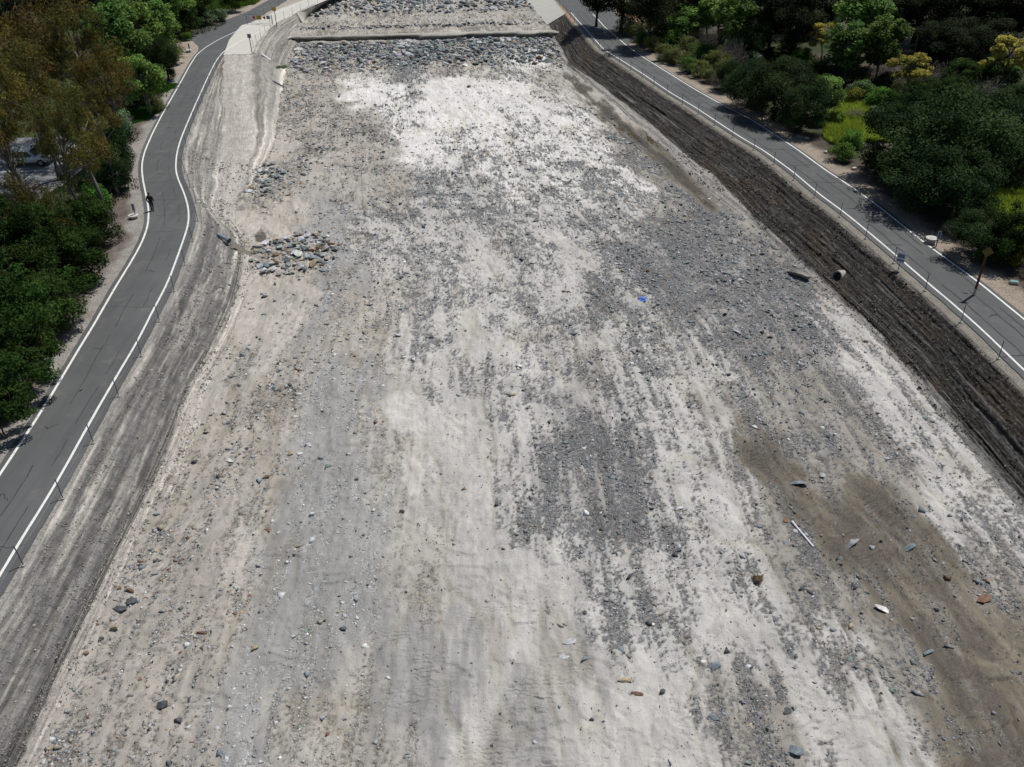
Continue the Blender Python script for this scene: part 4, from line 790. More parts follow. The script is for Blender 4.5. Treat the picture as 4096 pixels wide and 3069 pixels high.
# ------------------------------------------------------------------ person
def person():
    p = G(612, 844); S = 1.74/1.80; J = {'pel': (0, 0, .95), 'belly': (0, 0, 1.12), 'chest': (0, .02, 1.36), 'neck': (0, .02, 1.53), 'head0': (.01, .03, 1.62), 'head1': (.01, .03, 1.75),
      'lhip': (-.10, 0, .90), 'lkn': (-.11, .10, .50), 'lan': (-.10, -.02, .10), 'lto': (-.11, .15, .05), 'rhip': (.10, 0, .90), 'rkn': (.11, .02, .49), 'ran': (.11, -.20, .12), 'rto': (.12, -.06, .05),
      'lsh': (-.20, .01, 1.44), 'lel': (-.27, -.10, 1.16), 'lwr': (-.26, .0, .92), 'lha': (-.255, .03, .83), 'rsh': (.20, .01, 1.44), 'rel': (.27, .03, 1.16), 'rwr': (.25, .16, .96), 'rha': (.245, .21, .89)}
    rad = {'pel': (.155, .12), 'belly': (.155, .12), 'chest': (.175, .13), 'neck': (.065, .065), 'head0': (.085, .095), 'head1': (.085, .10), 'lhip': (.095, .10), 'lkn': (.065, .07), 'lan': (.05, .055), 'lto': (.045, .04), 'lsh': (.075, .075), 'lel': (.05, .05), 'lwr': (.035, .04), 'lha': (.035, .045)}
    E = [('pel', 'belly'), ('belly', 'chest'), ('chest', 'neck'), ('neck', 'head0'), ('head0', 'head1'), ('pel', 'lhip'), ('lhip', 'lkn'), ('lkn', 'lan'), ('lan', 'lto'), ('pel', 'rhip'), ('rhip', 'rkn'), ('rkn', 'ran'), ('ran', 'rto'), ('chest', 'lsh'), ('lsh', 'lel'), ('lel', 'lwr'), ('lwr', 'lha'), ('chest', 'rsh'), ('rsh', 'rel'), ('rel', 'rwr'), ('rwr', 'rha')]
    # fingers and thumb
    for s_, sg in (('l', -1), ('r', 1)):
        h = Vector(J[s_+'ha'])
        for f in range(4):
            a = h+Vector((sg*.004, -.03+.02*f, -.03)); b = a+Vector((0, .01, -.05-.008*(f in (1, 2)))); J[f'{s_}f{f}a'] = tuple(a); J[f'{s_}f{f}b'] = tuple(b); rad[f'{s_}f{f}a'] = rad[f'{s_}f{f}b'] = (.0095, .0095); E += [(s_+'ha', f'{s_}f{f}a'), (f'{s_}f{f}a', f'{s_}f{f}b')]
        a = h+Vector((-sg*.02, .045, .02)); b = a+Vector((0, .015, -.05)); J[s_+'ta'] = tuple(a); J[s_+'tb'] = tuple(b); rad[s_+'ta'] = rad[s_+'tb'] = (.011, .011); E += [(s_+'ha', s_+'ta'), (s_+'ta', s_+'tb')]
    names = list(J); me = bpy.data.meshes.new('person'); me.from_pydata([J[n] for n in names], [(names.index(a), names.index(b)) for a, b in E], [])
    o = bpy.data.objects.new('person', me); COL.objects.link(o); m = o.modifiers.new('skin', 'SKIN'); sub = o.modifiers.new('sub', 'SUBSURF'); sub.levels = 1; sub.render_levels = 1
    for i, n in enumerate(names):
        r = rad.get(n) or rad.get('l'+n[1:]); r = (r[0]*1.28, r[1]*1.28) if r[0] > .03 else r; me.skin_vertices[0].data[i].radius = r; me.skin_vertices[0].data[i].use_root = (n == 'pel')
    dg = bpy.context.evaluated_depsgraph_get(); dg.update(); me2 = bpy.data.meshes.new_from_object(o.evaluated_get(dg)); bpy.data.objects.remove(o); me2.name = 'body'
    mats = [plain('skin', (.16, .09, .06), .5), plain('black_shirt', (.012, .012, .014), .8), plain('dark_trousers', (.05, .05, .062), .8), plain('dark_shoes', (.02, .02, .025), .6), plain('black_hair', (.012, .010, .009), .6)]
    for q in mats: me2.materials.append(q)
    for f in me2.polygons:
        c = f.center; f.use_smooth = True
        f.material_index = 3 if c.z < .085 else 2 if (c.z < .97 and abs(c.x) < .205) else 1 if (c.z < 1.50 and not (abs(c.x) > .2 and c.z < .98)) else 0
        if c.z > 1.66 and c.y < .10 or c.z > 1.77: f.material_index = 4
    root = empty('person', p, R(4)); root.scale = (S, S, S); b = link('body', me2, None, root)
    bm = bm_new(); bmesh.ops.create_uvsphere(bm, u_segments=14, v_segments=10, radius=.105, matrix=Matrix.Translation((.01, .01, 1.745)) @ Matrix.Diagonal((.92, 1.0, .85, 1))); link('hair', bm_done(bm, 'hair', True), mats[4], b)
    tag(root, 'person in black shirt and dark trousers walking along the curving path', 'person')
person()

# ------------------------------------------------------------------ parked car and its lot
lot_c = G(60, 700); 
bm = bm_new(); V_ = [bm.verts.new((x, y, ROAD_Z+.03)) for x, y in ((lot_c.x-30, lot_c.y-9), (lot_c.x+6, lot_c.y-9), (lot_c.x+7, lot_c.y+13), (lot_c.x-30, lot_c.y+13))]; bm.faces.new(V_)
lot = link('road_car_park', bm_done(bm, 'car_park'), mat_asphalt('car_park_asphalt', (.16, .165, .17))); tag(lot, kind='structure'); lot['label'] = 'grey car park glimpsed between the trunks'
bm = bm_new()
for k in range(5): bm_box(bm, (lot_c.x-12+k*4.6, lot_c.y-1.5, ROAD_Z+.037), (.12, 5.0, .004))
bm_box(bm, (lot_c.x-5, lot_c.y+1.0, ROAD_Z+.037), (20, .14, .004)); link('bay_marking', bm_done(bm, 'bay_marking'), M_PAINT, lot)
def car():
    p = G(112, 668); root = empty('parked_car', (p.x, p.y+.8, ROAD_Z+.03), R(3)); W = plain('white_car_paint', (.72, .74, .76), .25, .6, var=.03); GLS = plain('dark_glass', (.015, .02, .025), .08, .6); TY = plain('tyre_rubber', (.02, .02, .02), .8); RM = plain('wheel_rim', (.4, .4, .42), .3, .5, .7)
    def prof(pts, hw, hw2, name, mat, par, bev=.05):
        b = bm_new(); n = len(pts); A = [b.verts.new((x, -(hw2 if z > 1.0 else hw), z)) for x, z in pts]; B_ = [b.verts.new((x, (hw2 if z > 1.0 else hw), z)) for x, z in pts]
        b.faces.new(A); b.faces.new(list(reversed(B_)))
        for k in range(n): b.faces.new((A[k], B_[k], B_[(k+1) % n], A[(k+1) % n]))
        return link(name, bm_done(b, name, True, bev), mat, par)
    body = prof([(-2.35, .42), (2.3, .42), (2.4, .62), (2.36, .88), (2.2, .99), (1.15, 1.0), (-2.2, 1.0), (-2.4, .9), (-2.42, .6)], .92, .92, 'body', W, root, .06)
    prof([(1.05, 1.001), (.45, 1.62), (.2, 1.70), (-1.75, 1.70), (-2.0, 1.60), (-2.25, 1.001)], .88, .74, 'cabin', W, root, .06)
    for sg in (-1, 1):
        for x0, x1 in ((-1.9, -1.05), (-.95, -.15), (-.05, .55)):
            b = bm_new(); sl = .14/.7; q = [(x0, 1.08), (x1+.16 if x1 > .5 else x1, 1.08), (x1-.25 if x1 > .5 else x1, 1.56), (x0, 1.56)]
            vs2 = [b.verts.new((x, sg*(.885-(z-1.0)*.195), z)) for x, z in q]; b.faces.new(vs2); bmesh.ops.solidify(b, geom=b.faces[:], thickness=.012); link('side_window', bm_done(b, 'side_window'), GLS, root)
    for name, (x0, z0, x1, z1) in (('windscreen', (1.03, 1.06, .50, 1.60)), ('rear_window', (-2.22, 1.1, -2.03, 1.56))):
        b = bm_new(); s2 = 1 if x0 > 0 else -1; v4 = [b.verts.new(c) for c in ((x0+.03*s2, -.72, z0), (x0+.03*s2, .72, z0), (x1+.03*s2, .66, z1), (x1+.03*s2, -.66, z1))]; b.faces.new(v4); bmesh.ops.solidify(b, geom=b.faces[:], thickness=.012); link(name, bm_done(b, name), GLS, root)
    for x in (-1.45, 1.45):
        for sg in (-1, 1):
            b = bm_new(); bm_tube(b, [(x, sg*.80, .36), (x, sg*.70, .36)] if sg > 0 else [(x, -.94, .36), (x, -.72, .36)], .36, 20); bm_tube(b, [(x, sg*.94, .36), (x, sg*.72, .36)], .36, 20); w = link('wheel', bm_done(b, 'wheel'), TY, root)
            b = bm_new(); bm_tube(b, [(x, sg*.945, .36), (x, sg*.955, .36)], .22, 16); link('rim', bm_done(b, 'rim'), RM, w)
    for sg in (-1, 1):
        b = bm_new(); bm_box(b, (2.36, sg*.68, .78), (.10, .34, .16)); link('headlight', bm_done(b, 'headlight', bevel=.02), RM, body); b = bm_new(); bm_box(b, (-2.40, sg*.76, .84), (.08, .2, .24)); link('tail_light', bm_done(b, 'tail_light', bevel=.02), M_RED, body)
        b = bm_new(); bm_box(b, (.92, sg*1.0, 1.06), (.12, .2, .14)); link('mirror', bm_done(b, 'mirror', bevel=.03), W, root)
    tag(root, 'white car parked behind the brown eucalyptus trees', 'car')
car()

# ------------------------------------------------------------------ plants
def leaf_cards(P, Nrm, size, aspect, col, rg):
    n = len(P); a = rg.normal(size=(n, 3)); T = np.cross(Nrm, a); T /= np.linalg.norm(T, axis=1, keepdims=True)+1e-9; B = np.cross(Nrm, T)
    l = (size*rg.uniform(.65, 1.35, n))[:, None]; w = l*aspect*.5; fold = Nrm*(l*.12)
    V = np.stack([P-T*l*.5, P+B*w+fold, P+T*l*.5, P-B*w+fold], 1).reshape(-1, 3); F = np.arange(n*4).reshape(-1, 4); return V, F, np.repeat(col, 4, 0)
def crown(seed, Rr, zc, Hh, ncl, nlf, lsz, asp, pal, shell=.55, clr=.34, flat=1.0, droop=0.0, tone=.28, up=.7, low=-.75):
    """foliage spread in uneven clumps over a crown of radius Rr, half height Hh, centred at zc"""
    rg = np.random.default_rng(seed); cl = []
    while len(cl) < ncl:
        d = rg.normal(size=3); d /= np.linalg.norm(d); q = rg.uniform(shell, 1.0)**.6; q *= .80+.42*rg.random(); c = d*q*(1-clr*.55)
        if c[2] < low: continue
        cl.append(c*np.array([Rr, Rr*rg.uniform(.85, 1.1), Hh])+np.array([0, 0, zc]))
    cl = np.array(cl); rc = Rr*clr*rg.uniform(.45, 1.35, ncl); wt = rc**2; idx = rg.choice(ncl, nlf, p=wt/wt.sum())
    d = rg.normal(size=(nlf, 3)); d /= np.linalg.norm(d, axis=1, keepdims=True); r = rg.random(nlf)**.45
    P = cl[idx]+d*(r*rc[idx])[:, None]*np.array([1, 1, .72*flat])
    P[:, 2] -= droop*rg.random(nlf)*np.hypot(d[:, 0], d[:, 1])*rc[idx]
    N = d*.5+rg.normal(size=(nlf, 3))*.55+np.array([0, 0, up]); N /= np.linalg.norm(N, axis=1, keepdims=True)
    if droop > .4: N[:, 2] *= .35; N /= np.linalg.norm(N, axis=1, keepdims=True)
    pal = np.array(pal); ct = 1+rg.uniform(-tone, tone, ncl); pi = rg.integers(0, len(pal), nlf); pc = rg.integers(0, len(pal), ncl); sel = np.where(rg.random(nlf) < .6, pc[idx], pi)
    col = pal[sel]*(ct[idx]*rg.uniform(.75, 1.3, nlf))[:, None]
    V, F, C = leaf_cards(P, N, lsz, asp, col, rg)
    me = np_mesh('crown', V, F, False, {'col': ('FLOAT_COLOR', np.clip(C, .004, .6))}); me.materials.append(M_LEAF); return me, cl
def trunk(seed, base_r, fork, cl, mat, lean=.3, nl=9, multi=1, twig=0):
    rg = random.Random(seed); bm = bm_new()
    for m in range(multi):
        ox, oy = (0, 0) if multi == 1 else (rg.uniform(-.4, .4), rg.uniform(-.4, .4)); pts = [Vector((ox, oy, -.25))]; n = 7
        for i in range(1, n+1): pts.append(Vector((ox*(1+i*.12)+lean*math.sin(i*.8+seed+m)*i/n, oy*(1+i*.12)+lean*math.cos(i*.9+seed*2+m)*i/n, fork*i/n)))
        r0 = base_r*(1 if multi == 1 else .65); bm_tube(bm, pts, [r0*(1.25 if i == 0 else 1-.45*i/n) for i in range(n+1)], 8)
        order = sorted(range(len(cl)), key=lambda k: rg.random())[:nl]
        for k in order:
            e = Vector(cl[k]); f = rg.uniform(.55, 1.0); s = pts[max(1, int(f*n))]; mid = s.lerp(e, .5)+Vector((rg.uniform(-.3, .3), rg.uniform(-.3, .3), rg.uniform(-.1, .5)))
            bm_tube(bm, [s, s.lerp(mid, .55)+Vector((0, 0, .1)), mid, mid.lerp(e, .55), e], [r0*.42, r0*.34, r0*.26, r0*.17, r0*.06], 6)
            for _ in range(twig):
                q = mid.lerp(e, rg.random()); dv = Vector((rg.uniform(-1, 1), rg.uniform(-1, 1), rg.uniform(-.3, .9))).normalized()*rg.uniform(.5, 1.3); bm_tube(bm, [q, q+dv*.6, q+dv+Vector((0, 0, .15))], [r0*.10, r0*.07, .006], 4)
    me = bm_done(bm, 'trunk', True); me.materials.append(mat); return me
PROTO = {}
def proto(key, Rr, zc, Hh, *a, base_r=.18, fork=None, mat=M_BARKD, nl=9, multi=1, lean=.3, twig=0, seed=0, **kw):
    c, cl = crown(seed, Rr, zc, Hh, *a, **kw); t = trunk(seed, base_r, fork or zc, cl, mat, lean, nl, multi, twig); PROTO.setdefault(key, []).append((c, t, Rr, zc))
EUC = [(.15, .115, .028), (.10, .102, .025), (.135, .088, .032), (.15, .13, .028), (.075, .095, .026), (.10, .09, .026)]
for i in range(3): proto('euc', 3.6, 9.5, 3.9, 44, 6000, .36, .22, EUC, base_r=.24, fork=9.0, mat=M_BARK, nl=14, lean=.7, twig=3, seed=40+i, shell=.25, clr=.25, droop=.9, tone=.3)
OAK = [(.028, .056, .018), (.040, .074, .024), (.022, .044, .015), (.052, .086, .028)]
for i in range(2): proto('oak', 4.8, 4.2, 4.0, 60, 19000, .24, .6, OAK, base_r=.34, fork=4.0, nl=12, lean=.5, seed=50+i, clr=.29, low=-.98)
DRK = [(.020, .031, .012), (.028, .042, .016), (.016, .024, .011)]
for i in range(2): proto('drk', 5.5, 8.0, 5.5, 50, 15000, .32, .55, DRK, base_r=.36, fork=7.0, nl=10, seed=60+i, clr=.30)
SYC = [(.095, .155, .034), (.070, .125, .030), (.055, .100, .026), (.12, .17, .045)]; SYC = [tuple(v*1.6 for v in q) for q in SYC]
for i in range(3): proto('syc', 3.9, 6.0, 4.2, 40, 7000, .36, .85, SYC, base_r=.22, fork=6.5, mat=M_BARK, nl=14, lean=.5, twig=2, seed=70+i, shell=.3, clr=.30)
WIL = [(.036, .082, .014), (.050, .102, .020), (.028, .066, .012), (.065, .115, .024)]; WIL = [tuple(v*.72 for v in q) for q in WIL]
for i in range(3): proto('wil', 3.0, 2.6, 2.6, 38, 7600, .24, .42, WIL, base_r=.10, fork=2.2, nl=8, multi=3, seed=80+i, clr=.26, twig=6, shell=.3)
ELD = [(.40, .37, .07), (.31, .31, .06), (.22, .25, .05), (.44, .39, .09)]
for i in range(2): proto('eld', 2.6, 4.4, 2.3, 26, 4600, .25, .6, ELD, base_r=.13, fork=4.4, mat=M_BARK, nl=12, lean=.6, seed=90+i, shell=.3, clr=.27, flat=.6)
SHR = [(.050, .110, .018), (.068, .130, .024), (.040, .088, .016)]; SHR = [tuple(v*1.8 for v in q) for q in SHR]
for i in range(2): proto('shr', 1.6, 1.1, 1.05, 22, 3000, .20, .5, SHR, base_r=.05, fork=.9, nl=6, multi=3, seed=100+i, clr=.4)
SHY = [(.115, .125, .035), (.085, .110, .030), (.105, .090, .040), (.060, .095, .025)]; SHY = [tuple(v*1.75 for v in q) for q in SHY]
for i in range(2): proto('shy', 1.6, 1.1, 1.1, 24, 2900, .19, .45, SHY, base_r=.05, fork=.9, nl=7, multi=3, seed=110+i, clr=.36, twig=2, mat=M_TWIG)
PAL_G = [(.16, .22, .13), (.12, .18, .09), (.20, .25, .16)]
proto('pal', 2.2, 1.6, 1.4, 24, 3600, .24, .6, PAL_G, base_r=.06, fork=1.4, nl=6, multi=2, seed=120, clr=.36)
BRU = [(.10, .085, .075), (.14, .12, .105)]
proto('bru', 1.9, .8, .8, 20, 700, .22, .2, BRU, base_r=.045, fork=.7, nl=14, multi=4, seed=130, clr=.4, twig=5, mat=M_TWIG)
FLW = [(.36, .27, .02), (.10, .14, .03), (.14, .16, .03)]
proto('flw', 1.6, 1.1, 1.05, 22, 2800, .17, .5, FLW, base_r=.05, fork=.9, nl=6, multi=3, seed=140, clr=.36)
KINDN = {'euc': ('eucalyptus_tree', 'tree'), 'oak': ('oak_tree', 'tree'), 'drk': ('evergreen_tree', 'tree'), 'syc': ('sycamore_tree', 'tree'), 'wil': ('acacia_shrub', 'shrub'), 'eld': ('elder_tree', 'tree'), 'shr': ('green_shrub', 'shrub'), 'shy': ('olive_shrub', 'shrub'), 'pal': ('pale_shrub', 'shrub'), 'bru': ('dry_brush', 'brush'), 'flw': ('flowering_shrub', 'shrub')}
rgP = random.Random(17)
def plant(kind, px, py, zc, Rr, label, group=None, base=None):
    pr = PROTO[kind]; c, t, rp, zp = pr[rgP.randrange(len(pr))]; p = G2(px, py, ROAD_Z+zc); nm, cat = KINDN[kind]
    root = empty(nm, (p.x, p.y, ROAD_Z-.05), rgP.uniform(0, 6.28)); k = Rr/rp; root.scale = (k, k, zc/zp)
    link('trunk' if cat == 'tree' else 'stems', t, None, root); link('crown' if cat == 'tree' else 'foliage', c, None, root); tag(root, label, cat, group); return root
E_G = 'brown eucalyptus trees beside the curving path'
for px, py, zc, r, lab in [(168,105,11,4.6,'tall rusty crowned eucalyptus at the head of the grove'),(100,60,12,5,'tall olive brown eucalyptus at the far end of the grove'),(30,110,11,5,'broad brown eucalyptus at the photo edge above the car'),(62,180,9.5,4.0,'eucalyptus with drooping brown crown behind the white car'),
   (165,262,9,3.0,'golden eucalyptus with pale trunk standing nearest the path'),(218,165,9,3.2,'rusty eucalyptus above the pale green bush'),(128,305,8.5,2.4,'eucalyptus with bare lower trunk in front of the white car'),(-18,275,9,2.6,'brown eucalyptus cut by the photo edge beside the car'),
   (25,445,6.0,2.5,'low brown eucalyptus behind the dark shrub thicket'),(85,455,5,2.2,'small rust tinged eucalyptus sapling in the thicket'),(205,250,7.5,2.4,'slim golden eucalyptus leaning over the litter strip'),(-20,200,10,4.5,'eucalyptus half outside the photo edge')]:
    plant('euc', px, py, zc, r, lab, E_G)
W_G = 'acacia thicket beside the path'
for px, py, zc, r, lab in [(205,488,2.0,2.2,'acacia at the upper tip of the thicket, nearest the walking person'),(160,545,2.4,2.9,'rounded acacia bulging toward the litter strip, upper thicket'),(112,640,2.4,2.9,'rounded acacia bulging toward the path, middle of the thicket'),(62,600,3,3,'acacia behind the one bulging in mid thicket'),(58,735,2.3,2.7,'acacia bulging toward the path, lower thicket'),(12,680,3.5,3.2,'tall acacia at the photo edge, mid thicket'),(22,815,2.0,2.5,'low acacia near the bottom end of the thicket'),(-30,760,3,3,'acacia cut by the photo edge, lower thicket'),
   (115,525,3,3,'acacia behind the upper thicket bulge'),(20,545,4,3.4,'tall acacia at the photo edge, upper thicket'),(-25,880,2,2.4,'last acacia at the bottom of the thicket, cut by the photo edge'),(60,520,3.6,3,'acacia under the low brown eucalyptus'),(-40,640,4,3.6,'acacia mostly outside the photo edge'),(170,480,2.4,2.4,'acacia behind the tip of the thicket')]:
    plant('wil', px, py, zc, r, lab, W_G)
for k, px, py, zc, r, lab in [('oak',228,318,3.2,2.8,'dark bush behind the golden eucalyptus trunks'),('oak',245,372,1.8,1.9,'low dark bush next to the litter strip'),('pal',238,268,2.4,2.2,'pale silvery bush between eucalyptus and lawn'),('shr',205,418,1.0,1.3,'small green shrub at the base of the golden eucalyptus'),
   ('syc',290,55,7,4.6,'sycamore behind the bare branched tree'),('syc',248,75,7,4.2,'sycamore touching the rusty eucalyptus'),('syc',335,55,6,3.6,'bright sycamore above the yellow shrubs'),('syc',305,165,4.6,2.8,'young sycamore above the small lawn'),('wil',275,180,3,2.6,'mid green acacia behind the small lawn'),('wil',298,205,1.9,1.8,'green acacia beside the small lawn'),
   ('oak',352,122,3.2,2.1,'small dense round tree with clear trunk on its own lawn'),('syc',345,85,3.2,2.6,'leafy sycamore sapling behind the round tree'),('shy',383,62,1.6,2.4,'yellow olive shrub at the road fork'),('shy',362,48,1.8,2.4,'yellow olive shrub behind the one at the fork'),('wil',405,45,2.4,2.4,'green shrub along the far road shoulder'),
   ('pal',440,38,1.5,2.2,'pale green shrub along the far road shoulder'),('pal',470,30,1.3,1.9,'last pale shrub before the far meadow'),('wil',432,10,3.6,3.2,'green tree mass over the far shoulder'),('syc',380,12,5,4.0,'sycamore at the top edge over the far shoulder'),('syc',330,8,7,4.4,'tall sycamore at the top edge'),
   ('drk',60,-25,9,5.5,'dark evergreen over the top corner behind the eucalyptus'),('drk',130,-30,9,5.5,'dark evergreen at the top edge between eucalyptus crowns'),('drk',-10,5,9,5.5,'dark evergreen at the top corner'),('wil',500,-10,3,3,'green bush at the head of the meadow'),('drk',255,15,8,5.2,'dark evergreen at the top edge behind the grove'),('drk',200,5,9,5.2,'second dark evergreen at the top edge behind the grove'),('shr',402,78,.7,1.0,'little bush beside the marker at the fork'),('bru',262,205,.8,2.2,'tangle of dry grey brush beside the lawn'),('shy',338,224,.9,.9,'small olive shrub at the lawn edge'),('shr',258,290,.8,1.1,'low weedy shrub on the litter strip'),
   ('bru',272,262,.5,1.1,'bleached dry brush on the litter strip'),('wil',300,130,3,2.8,'dark green acacia under the bare tree'),('wil',255,140,4,3.2,'bushy acacia behind the eucalyptus crowns'),('shy',370,100,1.6,1.9,'olive shrub beside the fan palm')]:
    plant(k, px, py, zc, r, lab)
ORD = ['', 'first', 'second', 'third', 'fourth', 'fifth', 'sixth', 'seventh', 'eighth', 'ninth', 'tenth']; _n1 = _n2 = 0; S_G = 'scrub bushes along the straight path'
for k, px, py, r in [('shy',1348,52,1.9),('shy',1372,62,1.7),('shr',1388,82,1.6),('shy',1412,92,1.6),('shy',1438,112,1.8),('shy',1462,120,1.6),('shr',1487,138,1.5),('shy',1512,148,1.5),('shy',1538,160,1.4),('bru',1548,176,1.2)]: _n1 += 1; plant(k, px, py, r*.72, r, f"{ {'shy': 'olive', 'shr': 'green', 'bru': 'twiggy'}[k]} roadside scrub bush, {ORD[_n1]} from the far end of the row", S_G)
for k, px, py, r in [('shy',1402,58,1.9),('shr',1432,66,1.8),('shr',1458,82,2.0),('shy',1490,100,1.9),('shr',1520,112,1.8),('shy',1548,128,1.8),('bru',1575,118,2.2),('bru',1530,86,2.0),('shr',1470,62,2.0),('shy',1570,145,1.6)]: _n2 += 1; plant(k, px, py, r*.72, r, f"{ {'shy': 'olive', 'shr': 'green', 'bru': 'twiggy'}[k]} bush behind the roadside scrub, {ORD[_n2]} of the second row", 'second row of scrub')
for k, px, py, zc, r, lab in [('syc',1482,42,3.6,3.2,'bright green sycamore behind the scrub row'),('syc',1532,25,4.6,3.6,'bright sycamore at the top edge above the scrub'),('syc',1588,38,5.5,4.2,'tall light sycamore above the dark cone shaped bush'),('oak',1618,78,3.4,2.9,'dark oak bush under the light sycamore'),
   ('oak',1622,176,2.9,3.3,'dark oak beside the path, end of its row toward the scrub'),('oak',1680,186,3.6,4.2,'middle dark oak casting shade on the path'),('oak',1736,226,3.0,3.0,'dark oak next to the small pale sycamore'),('oak',1578,160,2.0,2.0,'low dark oak bush where the scrub row ends'),('syc',1788,200,3.2,2.0,'small pale sycamore with leaning trunk by the grass'),
   ('syc',1872,38,6.5,5.0,'large sycamore with mint green crown'),('syc',1838,98,4.6,3.6,'shaded lower sycamore below the mint green crown'),('syc',1908,88,5.2,3.6,'sycamore between the mint crown and dark wood'),('eld',1783,72,4.2,2.3,'yellow elder near the sycamore'),('eld',1963,142,4.2,2.8,'yellow elder tree above the big oak'),('eld',2192,112,5.2,3.4,'yellow elder tree at the photo edge'),
   ('oak',1950,292,4.2,3.9,'big dark oak, part nearest the bright grass'),('oak',2045,300,5.0,5.4,'biggest dark oak shading the path'),('oak',2135,282,4.4,4.4,'dark oak beside the tall bright grass'),('oak',1995,376,3.2,3.9,'low dark oak limbs reaching the path'),('oak',2080,392,3.2,3.9,'dark oak over the round pale lid'),
   ('shr',1822,326,.9,1.4,'bright green shrub at the verge before the big oak'),('shr',1842,300,.9,1.2,'green shrub at the corner of the bright grass'),('wil',1990,205,1.9,2.3,'green bush behind the big oak'),('wil',2052,192,1.9,2.5,'green bush below the dark wood'),('wil',2105,232,1.9,2.5,'green bush below the yellow elder at the edge'),('shr',1905,212,1.3,1.9,'shrub below the middle yellow elder'),('shr',1862,190,1.0,1.7,'shrub behind the bright grass'),('flw',1838,205,1.0,1.7,'yellow flowering shrub behind the bright grass'),
   ('wil',1935,225,1.6,2.0,'leafy bush between grass and oak'),('oak',2128,505,2.0,2.5,'dark round shrub beside the diamond sign'),('wil',2190,505,2.4,2.3,'green shrub behind the diamond sign'),('flw',2208,540,1.3,1.3,'golden shrub at the photo edge by the sign'),('shr',2150,545,.5,.8,'little green shrub beside the teal lid'),
   ('wil',2165,170,2.2,3.0,'leafy bush under the edge yellow elder'),('wil',2080,160,2.0,3.0,'leafy bush at the foot of the dark wood'),('oak',2215,215,2.2,3.0,'dark bush at the photo edge below the elder'),('bru',2020,165,1.2,3.0,'dry brush at the foot of the dark wood'),('wil',2140,330,2.0,2.6,'green bush between the big oak and the photo edge'),('oak',2190,350,2.6,2.8,'dark oak bush above the tall grass at the photo edge'),('bru',1590,128,.8,2.3,'dry grey brush under the sycamores'),('bru',1738,62,1.2,2.8,'dry grey brush beside the yellow elder'),('bru',1905,150,1.0,2.8,'dry grey brush above the middle elder'),('bru',2150,200,1.2,2.8,'dry grey brush below the elder at the edge'),('bru',1845,250,.6,1.4,'dry brush in the bright grass'),('pal',1890,245,1.1,1.4,'pale bush by the bright grass'),('shr',1800,255,.8,1.3,'bush at the foot of the small pale sycamore'),
   ('wil',1700,110,1.6,2.0,'green bush behind the middle oak'),('wil',1760,150,1.6,2.2,'green bush behind the small pale sycamore'),('shr',1730,120,1.2,1.9,'shrub below the first yellow elder'),('wil',1640,105,1.6,2.2,'green bush behind the oak row')]:
    plant(k, px, py, zc, r, lab)
U_G = 'understory bushes beyond the straight path'; UADJ = {'shr': 'bright green', 'shy': 'olive', 'wil': 'mid green', 'bru': 'dry twiggy', 'oak': 'dark oak', 'pal': 'silvery'}
LM = [('the roadside scrub row', G2(1450, 110)), ('the bright sycamore behind the scrub', G2(1482, 100)), ('the tall light sycamore', G2(1588, 130)), ('the roadside oak row', G2(1690, 240)), ('the small leaning sycamore', G2(1795, 262)), ('the mint crowned sycamore', G2(1872, 150)), ('the first yellow elder', G2(1783, 150)), ('the middle yellow elder', G2(1963, 215)), ('the edge yellow elder', G2(2192, 205)), ('the biggest oak', G2(2045, 400)), ('the diamond sign', G2(2150, 620)), ('the litter bin', G2(1295, 25)), ('the bright tall grass', G2(1850, 275)), ('the dark wood', G2(2060, 160))]
def near_of(x, y):
    nm_, p_ = min(LM, key=lambda q: (q[1].x-x)**2+(q[1].y-y)**2); dx_, dy_ = x-p_.x, y-p_.y
    return ('close to ' if math.hypot(dx_, dy_) < 2.5 else 'behind ' if dy_ > abs(dx_) else 'in front of ' if -dy_ > abs(dx_) else 'to the right of ' if dx_ > 0 else 'to the left of ')+nm_
D_L, D_G = 'dark evergreen in the shaded wood beyond the straight path', 'dark wood beyond the straight path'
_n3 = 0
for px, py, zc, r in [(2000,30,6,5.0),(2080,25,6.5,5.6),(2150,15,6.5,5.6),(1945,40,5,3.6),(2215,20,6.5,5),(1722,35,6,4.4),(1672,18,6.5,4.8),(1405,5,6.5,4.6),(1345,-22,6.5,5),(1470,-20,7,5),(1785,5,5,4.0),(1655,55,4.0,3.2),(1420,30,3.0,2.6),(2070,95,4.2,4.2),(2130,85,4.2,4.2),(2025,85,4,3.4),(1290,-30,6.5,4),(1560,-20,7,5),(1640,-25,7,5.5),(1760,-30,7,5.5),(1900,-20,7,5.5),(2000,-30,8,6),(2120,-40,8,6)]:
    p_ = G2(px, py, ROAD_Z+zc); plant('drk', px, py, zc, r, f"{'tall ' if zc > 6 else 'low ' if zc < 4.1 else ''}dark evergreen {near_of(p_.x, p_.y)}", D_G)

